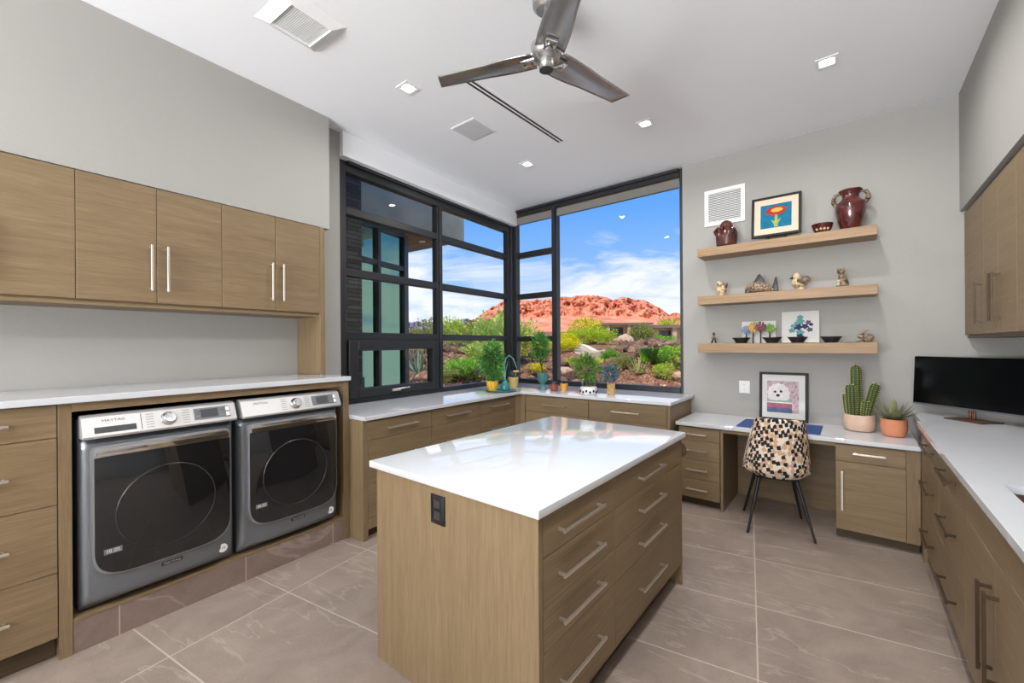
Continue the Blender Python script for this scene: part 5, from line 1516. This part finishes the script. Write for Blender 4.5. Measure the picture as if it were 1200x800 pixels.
# lava rocks
def rock_mesh(seed):
    mb = MB()
    bmesh.ops.create_icosphere(mb.bm, subdivisions=2, radius=1.0)
    o_ = Vector((seed * 7.3, seed * 3.1, seed))
    for v in mb.bm.verts:
        n_ = noise.noise(v.co * 0.9 + o_) * 0.55 + noise.noise(v.co * 2.1 + o_) * 0.3
        v.co = v.co * (1 + n_)
        v.co.z *= 0.75
    return mb.mesh('lava_rock', M['lava'], sharp=18)
ROCKS = [rock_mesh(i + 1) for i in range(7)]
TAN = []
for me in ROCKS[:3]:
    m2 = me.copy(); m2.name = 'tan_boulder'; m2.materials.clear(); m2.materials.append(M['tan_rock']); TAN.append(m2)
rnd = random.Random(40)
def add_rock(px, d, s, tan=False):
    p = at(px, d)
    me = rnd.choice(TAN if tan else ROCKS)
    o = bpy.data.objects.new('tan_boulder' if tan else 'lava_rock', me)
    col.objects.link(o)
    o.location = (p.x, p.y, p.z + s * 0.42)
    o.scale = (s * rnd.uniform(0.8, 1.25), s * rnd.uniform(0.8, 1.25), s * rnd.uniform(0.7, 1.1))
    o.rotation_euler = (rnd.uniform(-.4, .4), rnd.uniform(-.4, .4), rnd.uniform(0, 6.28))
    return o
for k in range(150):        # mound right of the path
    px, d = rnd.uniform(714, 806), rnd.uniform(16.5, 24.5)
    o = add_rock(px, d, rnd.choice((0.15, 0.19, 0.23, 0.30)) * rnd.uniform(0.85, 1.15))
    tag(o, 'dark lava rock in the rocky bank seen through the right half of the picture window', 'rock', 'lava rocks in the bank right of the path')
for k in range(68):
    px, d = rnd.uniform(606, 712), rnd.uniform(12.5, 25)
    if 655 < px < 712 and 18 < d:
        d = rnd.uniform(12.5, 17)
    o = add_rock(px, d, rnd.uniform(0.09, 0.24))
    tag(o, 'dark lava rock on the gravel slope left of the path outside', 'rock', 'lava rocks on the slope left of the path')
for k in range(78):
    px, d = rnd.uniform(476, 602), rnd.uniform(14, 25)
    o = add_rock(px, d, rnd.uniform(0.14, 0.36))
    tag(o, 'dark lava rock on the slope outside the side window', 'rock', 'lava rocks outside the side window')
for px, d, s, lab in ((664, 15, 0.30, 'large tan boulder left of the path, seen near the window mullion'), (626, 13, 0.22, 'tan boulder outside the narrow corner pane'), (690, 40, 0.7, 'tan boulder beyond the yellow bushes'), (733, 30, 0.75, 'tan boulder on the crest above the lava bank'), (795, 13.2, 0.22, 'tan boulder at the lower right corner of the picture window')):
    tag(add_rock(px, d, s, True), lab, 'boulder')
# loose stones nobody could count
mb = MB()
for k in range(4200):
    d = 10.5 + 16 * rnd.random() ** 1.4
    p = at(rnd.uniform(470, 815), d)
    s = rnd.uniform(0.025, 0.075)
    q = [Vector((rnd.uniform(-1, 1), rnd.uniform(-1, 1), rnd.uniform(-.3, .9))) * s + p for _ in range(5)]
    q[0] = p + Vector((0, 0, s)); q[4] = p - Vector((0, 0, s * .5))
    vs = [mb.bm.verts.new(x) for x in q]
    for i, j, l_ in ((0, 1, 2), (0, 2, 3), (0, 3, 1), (4, 2, 1), (4, 3, 2), (4, 1, 3)):
        mb.bm.faces.new((vs[i], vs[j], vs[l_]))
lr = mb.build('loose_gravel', M['pebble'], sharp=10)
lr['kind'] = 'stuff'; lr['label'] = 'loose brown lava gravel on the slope outside'; lr['category'] = 'gravel'

mb = MB()
for k in range(1500):
    px = rnd.uniform(470, 815)
    d = rnd.uniform(13.5, 27)
    if 650 < px < 714 and d > 17.5:
        continue
    p = at(px, d)
    s = rnd.uniform(0.06, 0.15)
    q = [Vector((rnd.uniform(-1, 1), rnd.uniform(-1, 1), rnd.uniform(-.3, .9))) * s + p for _ in range(5)]
    q[0] = p + Vector((rnd.uniform(-.4, .4) * s, rnd.uniform(-.4, .4) * s, s * 1.2)); q[4] = p - Vector((0, 0, s * .5))
    vs = [mb.bm.verts.new(x) for x in q]
    for i, j, l_ in ((0, 1, 2), (0, 2, 3), (0, 3, 1), (4, 2, 1), (4, 3, 2), (4, 1, 3)):
        mb.bm.faces.new((vs[i], vs[j], vs[l_]))
ru = mb.build('lava_rubble', M['lava'], sharp=10)
ru['kind'] = 'stuff'; ru['label'] = 'dark lava rubble between the larger rocks outside'; ru['category'] = 'rubble'

# shrubs
BUSH = {}
def bush_mesh(kind, mat, var):
    key = (kind, mat, var)
    if key in BUSH:
        return BUSH[key]
    rr = random.Random(len(BUSH) * 17 + 3)
    mb = MB()
    if kind == 'leafy':
        lobes = [(rr.uniform(-.28, .28), rr.uniform(-.28, .28), rr.uniform(.3, .72), rr.uniform(.2, .34)) for _ in range(11)]
        for k in range(1500):
            lx_, ly_, lz_, lr_ = rr.choice(lobes)
            v = Vector((rr.gauss(0, 1), rr.gauss(0, 1), rr.gauss(0, 1))).normalized()
            p = Vector((lx_, ly_, lz_)) + v * lr_ * rr.uniform(0.6, 1)
            if p.z < 0.02:
                p.z = 0.02 + rr.random() * 0.1
            mb.leaf(p, v + Vector((rr.uniform(-.6, .6), rr.uniform(-.6, .6), 0.4)), (rr.uniform(-1, 1), rr.uniform(-1, 1), 1), rr.uniform(.05, .10), rr.uniform(.025, .05), .3)
    elif kind == 'grass':
        for k in range(900):
            a = rr.uniform(0, 2 * PI); r_ = 0.32 * math.sqrt(rr.random())
            p = Vector((math.cos(a) * r_, math.sin(a) * r_, 0))
            mb.leaf(p, (math.cos(a) * (0.25 + r_ * 1.6) + rr.uniform(-.2, .2), math.sin(a) * (0.25 + r_ * 1.6) + rr.uniform(-.2, .2), 1), (math.cos(a), math.sin(a), 0.2), rr.uniform(.55, 1.0), .02, .5)
    elif kind == 'feathery':
        for k in range(110):
            a = rr.uniform(0, 2 * PI); t_ = rr.random()
            base = Vector((rr.uniform(-.05, .05), rr.uniform(-.05, .05), .08))
            tip = Vector((math.cos(a) * 0.5 * math.sqrt(t_), math.sin(a) * 0.5 * math.sqrt(t_), 0.45 + 0.5 * rr.random() * (1 - t_ * .4)))
            for j in range(32):
                f_ = 0.3 + 0.7 * rr.random()
                p = base.lerp(tip, f_) + Vector((rr.uniform(-.05, .05), rr.uniform(-.05, .05), rr.uniform(-.05, .05)))
                mb.leaf(p, (tip - base) + Vector((rr.uniform(-.6, .6), rr.uniform(-.6, .6), rr.uniform(-.3, .6))), (rr.uniform(-1, 1), rr.uniform(-1, 1), 1), rr.uniform(.06, .12), .026, .3)
    elif kind == 'agave':
        for ring, el in enumerate((12, 32, 52, 72)):
            for k in range(11 - ring * 2):
                a = 2 * PI * (k + ring * .5) / (11 - ring * 2)
                e = R(el + rr.uniform(-5, 5))
                d = Vector((math.cos(a) * math.cos(e), math.sin(a) * math.cos(e), math.sin(e)))
                mb.blade((0, 0, 0.08), d, Vector((-math.cos(a) * math.sin(e), -math.sin(a) * math.sin(e), math.cos(e))), rr.uniform(.5, .62) * (1 + .25 * ring), .11, .04, .1)
    me = mb.mesh('shrub', M[mat], sharp=180)
    BUSH[key] = me
    return me
def bush(px, d, w, h, kind, mat, label, group=None, name='desert_shrub', cat='shrub', var=0):
    p = at(px, d)
    o = bpy.data.objects.new(name, bush_mesh(kind, mat, var))
    col.objects.link(o)
    o.location = (p.x, p.y, p.z - 0.05)
    o.scale = (w, w, h)
    o.rotation_euler = (0, 0, rnd.uniform(0, 6.28))
    return tag(o, label, cat, group)
# (bearing, depth, width, height)
bush(586, 18, 2.9, 2.3, 'feathery', 'bush_soft', 'feathery pale green desert tree outside the window corner', name='desert_tree', cat='tree')
bush(570, 16.5, 2.0, 1.3, 'feathery', 'bush_soft', 'feathery pale green shrub in front of the desert tree', var=1)
bush(546, 14.0, 1.55, 0.95, 'leafy', 'bush_green', 'lush bright green shrub low outside the side window')
bush(584, 14.0, 1.3, 0.75, 'leafy', 'bush_green', 'lush green shrub behind the plants on the tray')
bush(520, 13.6, 0.9, 0.6, 'leafy', 'bush_olive', 'olive shrub left of the lush green shrub outside')
bush(490, 15.0, 1.35, 1.15, 'agave', 'agave_leaf', 'grey-green agave seen through the awning window', name='agave', cat='agave')
bush(502, 24, 1.8, 2.1, 'leafy', 'bush_olive', 'dark olive tree right of the wing, near the window post', name='desert_tree', cat='tree')
bush(527, 26, 2.4, 2.2, 'leafy', 'bush_lime', 'yellow-green rounded shrub beyond the lava slope outside the side window')
bush(556, 32, 2.6, 2.3, 'leafy', 'bush_olive', 'dark shrub beside the tan house posts outside')
bush(541, 21, 1.5, 0.7, 'leafy', 'bush_olive', 'low olive shrub on the lava slope outside the side window')
bush(613, 21, 1.7, 1.6, 'leafy', 'bush_lime', 'rounded lime shrub seen through the narrow corner pane')
bush(634, 26, 1.6, 0.9, 'leafy', 'bush_olive', 'olive shrub beside the lime shrub in the narrow corner pane')
bush(630, 15.5, 0.7, 0.45, 'leafy', 'bush_yellow', 'small yellow shrub among rocks in the narrow corner pane')
for px, d, w, h, mt_ in ((659, 29, 1.9, 1.0, 'bush_yellow'), (666, 33, 2.2, 1.1, 'bush_yellow'), (676, 36, 2.6, 1.5, 'bush_lime'), (688, 40, 3.4, 2.5, 'bush_yellow'), (699, 38, 2.8, 1.9, 'bush_lime'), (707, 36, 2.2, 1.5, 'bush_lime'), (654, 24, 1.2, 0.8, 'bush_yellow'), (664, 25, 1.5, 0.8, 'bush_yellow'), (672, 26.5, 1.0, 0.6, 'bush_yellow')):
    bush(px, d, w, h, 'leafy', mt_, 'bright yellow-green shrub in the drift beside the curving path', 'yellow-green shrubs beside the path', var=int(px) % 2)
bush(684, 17.5, 1.1, 0.45, 'grass', 'bush_lime', 'low lime grass clump below the path bend', name='grass_clump', cat='grass')
bush(754, 34, 2.9, 1.9, 'leafy', 'bush_olive', 'rounded olive shrub in front of the flat-roofed house')
bush(783, 52, 3.2, 2.9, 'leafy', 'bush_lime', 'lime shrub under the right-hand house roof')
bush(778, 28, 1.7, 0.9, 'leafy', 'bush_green', 'green shrub below the right-hand house')
bush(770, 24, 1.5, 0.6, 'leafy', 'bush_olive', 'low olive shrub at the top of the lava bank')
bush(714, 17.5, 0.8, 0.8, 'feathery', 'bush_green', 'feathery green shrub above the owl planter')
bush(729, 15.3, 0.9, 0.7, 'leafy', 'bush_olive', 'olive shrub low in the picture window beside the owl planter')
bush(748, 14.0, 0.72, 0.62, 'agave', 'agave_pale', 'pale yellow agave low in the middle of the picture window', name='agave', cat='agave')
bush(766, 16.0, 0.75, 0.72, 'grass', 'bush_green', 'bright green grass tuft right of the pale agave', name='grass_clump', cat='grass')
bush(788, 15.0, 1.05, 0.95, 'leafy', 'bush_green', 'bright green shrub at the right edge of the picture window')
bush(776, 13.4, 0.75, 0.55, 'leafy', 'bush_lime', 'lime shrub at the lower right of the picture window')
bush(806, 14.6, 1.1, 0.95, 'leafy', 'bush_lime', 'lime shrub half hidden by the right window jamb')

# low houses on the crest
def house(px0, px1, d, h, label, posts=(), drop=0.0, depth=5.0):
    a, b_ = at(px0, d), at(px1, d)
    z = (a.z + b_.z) / 2 - drop
    w = (b_ - a).xy.length
    ang = math.atan2(b_.y - a.y, b_.x - a.x)
    r = thing('house', label, 'house', (a.x, a.y, z), ang)
    MB().box(0, w, 0.6, depth, -0.8, h).build('wall', M['adobe'], r)
    MB().box(-0.4, w + 0.4, -0.3, depth + 0.4, h + 0.001, h + 0.32).build('roof', M['adobe_roof'], r)
    n = max(2, int(w / 2.6))
    for k in range(n):
        x0 = w * (k + 0.15) / n
        wf = MB().box(x0, x0 + w / n * 0.7, 0.55, 0.599, h * 0.25, h * 0.85).build('window', M['house_glass'], r)
        MB().box(x0 + w / n * 0.35 - 0.04, x0 + w / n * 0.35 + 0.04, 0.52, 0.549, h * 0.25, h * 0.85).build('glazing_bar', M['adobe_roof'], wf)
    for q in posts:
        MB().box(w * q, w * q + 0.45, -0.1, 0.35, -0.8, h).build('post', M['adobe'], r)
    return r
house(709, 762, 62, 2.2, 'long low tan house with flat roof below the red mountain', (0.04, 0.5))
house(770, 830, 44, 1.55, 'low flat-roofed house at the right edge of the picture window', (0.3,))
house(474, 499, 90, 1.6, 'distant flat tan house beside the glazed wing', ())
house(532, 551, 52, 1.8, 'small tan house with posts between the shrubs outside the side window', (0.05, 0.75))

# mountains
def ridge(name, prof, d0, d1, base, mat, label, amp, seed, bow):
    px0, px1 = prof[0][0], prof[-1][0]
    def top(px):
        for (a, ya), (b_, yb) in zip(prof, prof[1:]):
            if px <= b_:
                t_ = (px - a) / (b_ - a)
                return ya + (yb - ya) * t_
        return prof[-1][1]
    nu, nv = 340, 70
    def fn(u, v):
        px = px0 + (px1 - px0) * u
        zt = H + (404 - top(px) - 0.0061 * (600 - px)) / 492 * d1
        d = d0 + (d1 - d0) * v
        s = v ** bow
        # gentle apron below, steep cliff above
        s = 0.46 * v / 0.6 if v < 0.6 else 0.46 + 0.54 * ((v - 0.6) / 0.4) ** 0.8
        z = base + (zt - base) * s
        q = view_dir(px) * d
        P_ = Vector((q.x, q.y, z))
        k = d1 / 100
        n_ = noise.fractal(Vector((px * 0.13, z / k * 0.9 + px * 0.02, seed)), 1.0, 2.0, 5)
        cr = abs(noise.noise(Vector((px * 0.24 + v * 4, v * 7, seed + 5))))
        f = min(1, v * 3) * (0.12 + 0.88 * max(0.0, min(1.0, (v - 0.5) / 0.2)))
        dd = (n_ * amp + (0.3 - cr) * amp * 1.3) * f * (1 - 0.6 * (v > 0.97))
        q = view_dir(px) * (d - dd)
        z += n_ * amp * 0.10 * f
        return (q.x, q.y, z)
    mb = MB().grid(fn, nu, nv)
    # a far skirt behind the ridge gives the mountain its body
    def back(u, v):
        px = px0 + (px1 - px0) * u
        x, y, z = fn(u, 1.0)
        q = view_dir(px) * (d1 + (d1 - d0) * v)
        return (x + (q.x - view_dir(px).x * d1), y + (q.y - view_dir(px).y * d1), z * (1 - v) + base * v)
    mb.grid(back, 60, 6)
    o = mb.build(name, mat, sharp=28)
    return tag(o, label, 'mountain')
ridge('red_mountain', [(522, 390), (536, 387), (548, 379), (560, 371), (575, 360), (590, 353), (604, 351), (625, 352), (640, 351), (656, 349), (668, 349), (680, 347.5), (692, 347), (705, 349), (716, 352), (728, 350), (742, 352), (755, 354), (765, 358), (775, 364), (785, 371), (790, 368), (800, 370), (820, 378), (850, 388)],
      420, 640, 11.0, M['red_rock'], 'red sandstone mountain on the horizon behind the lava garden', 17, 1.5, 1)
ridge('distant_mountain', [(440, 388), (470, 378), (490, 375), (505, 377), (516, 380), (528, 376), (540, 373), (552, 374), (566, 379), (590, 386)],
      1900, 2400, 14.0, M['far_rock'], 'hazy blue mountain range far left of the red mountain', 80, 4.5, 1)
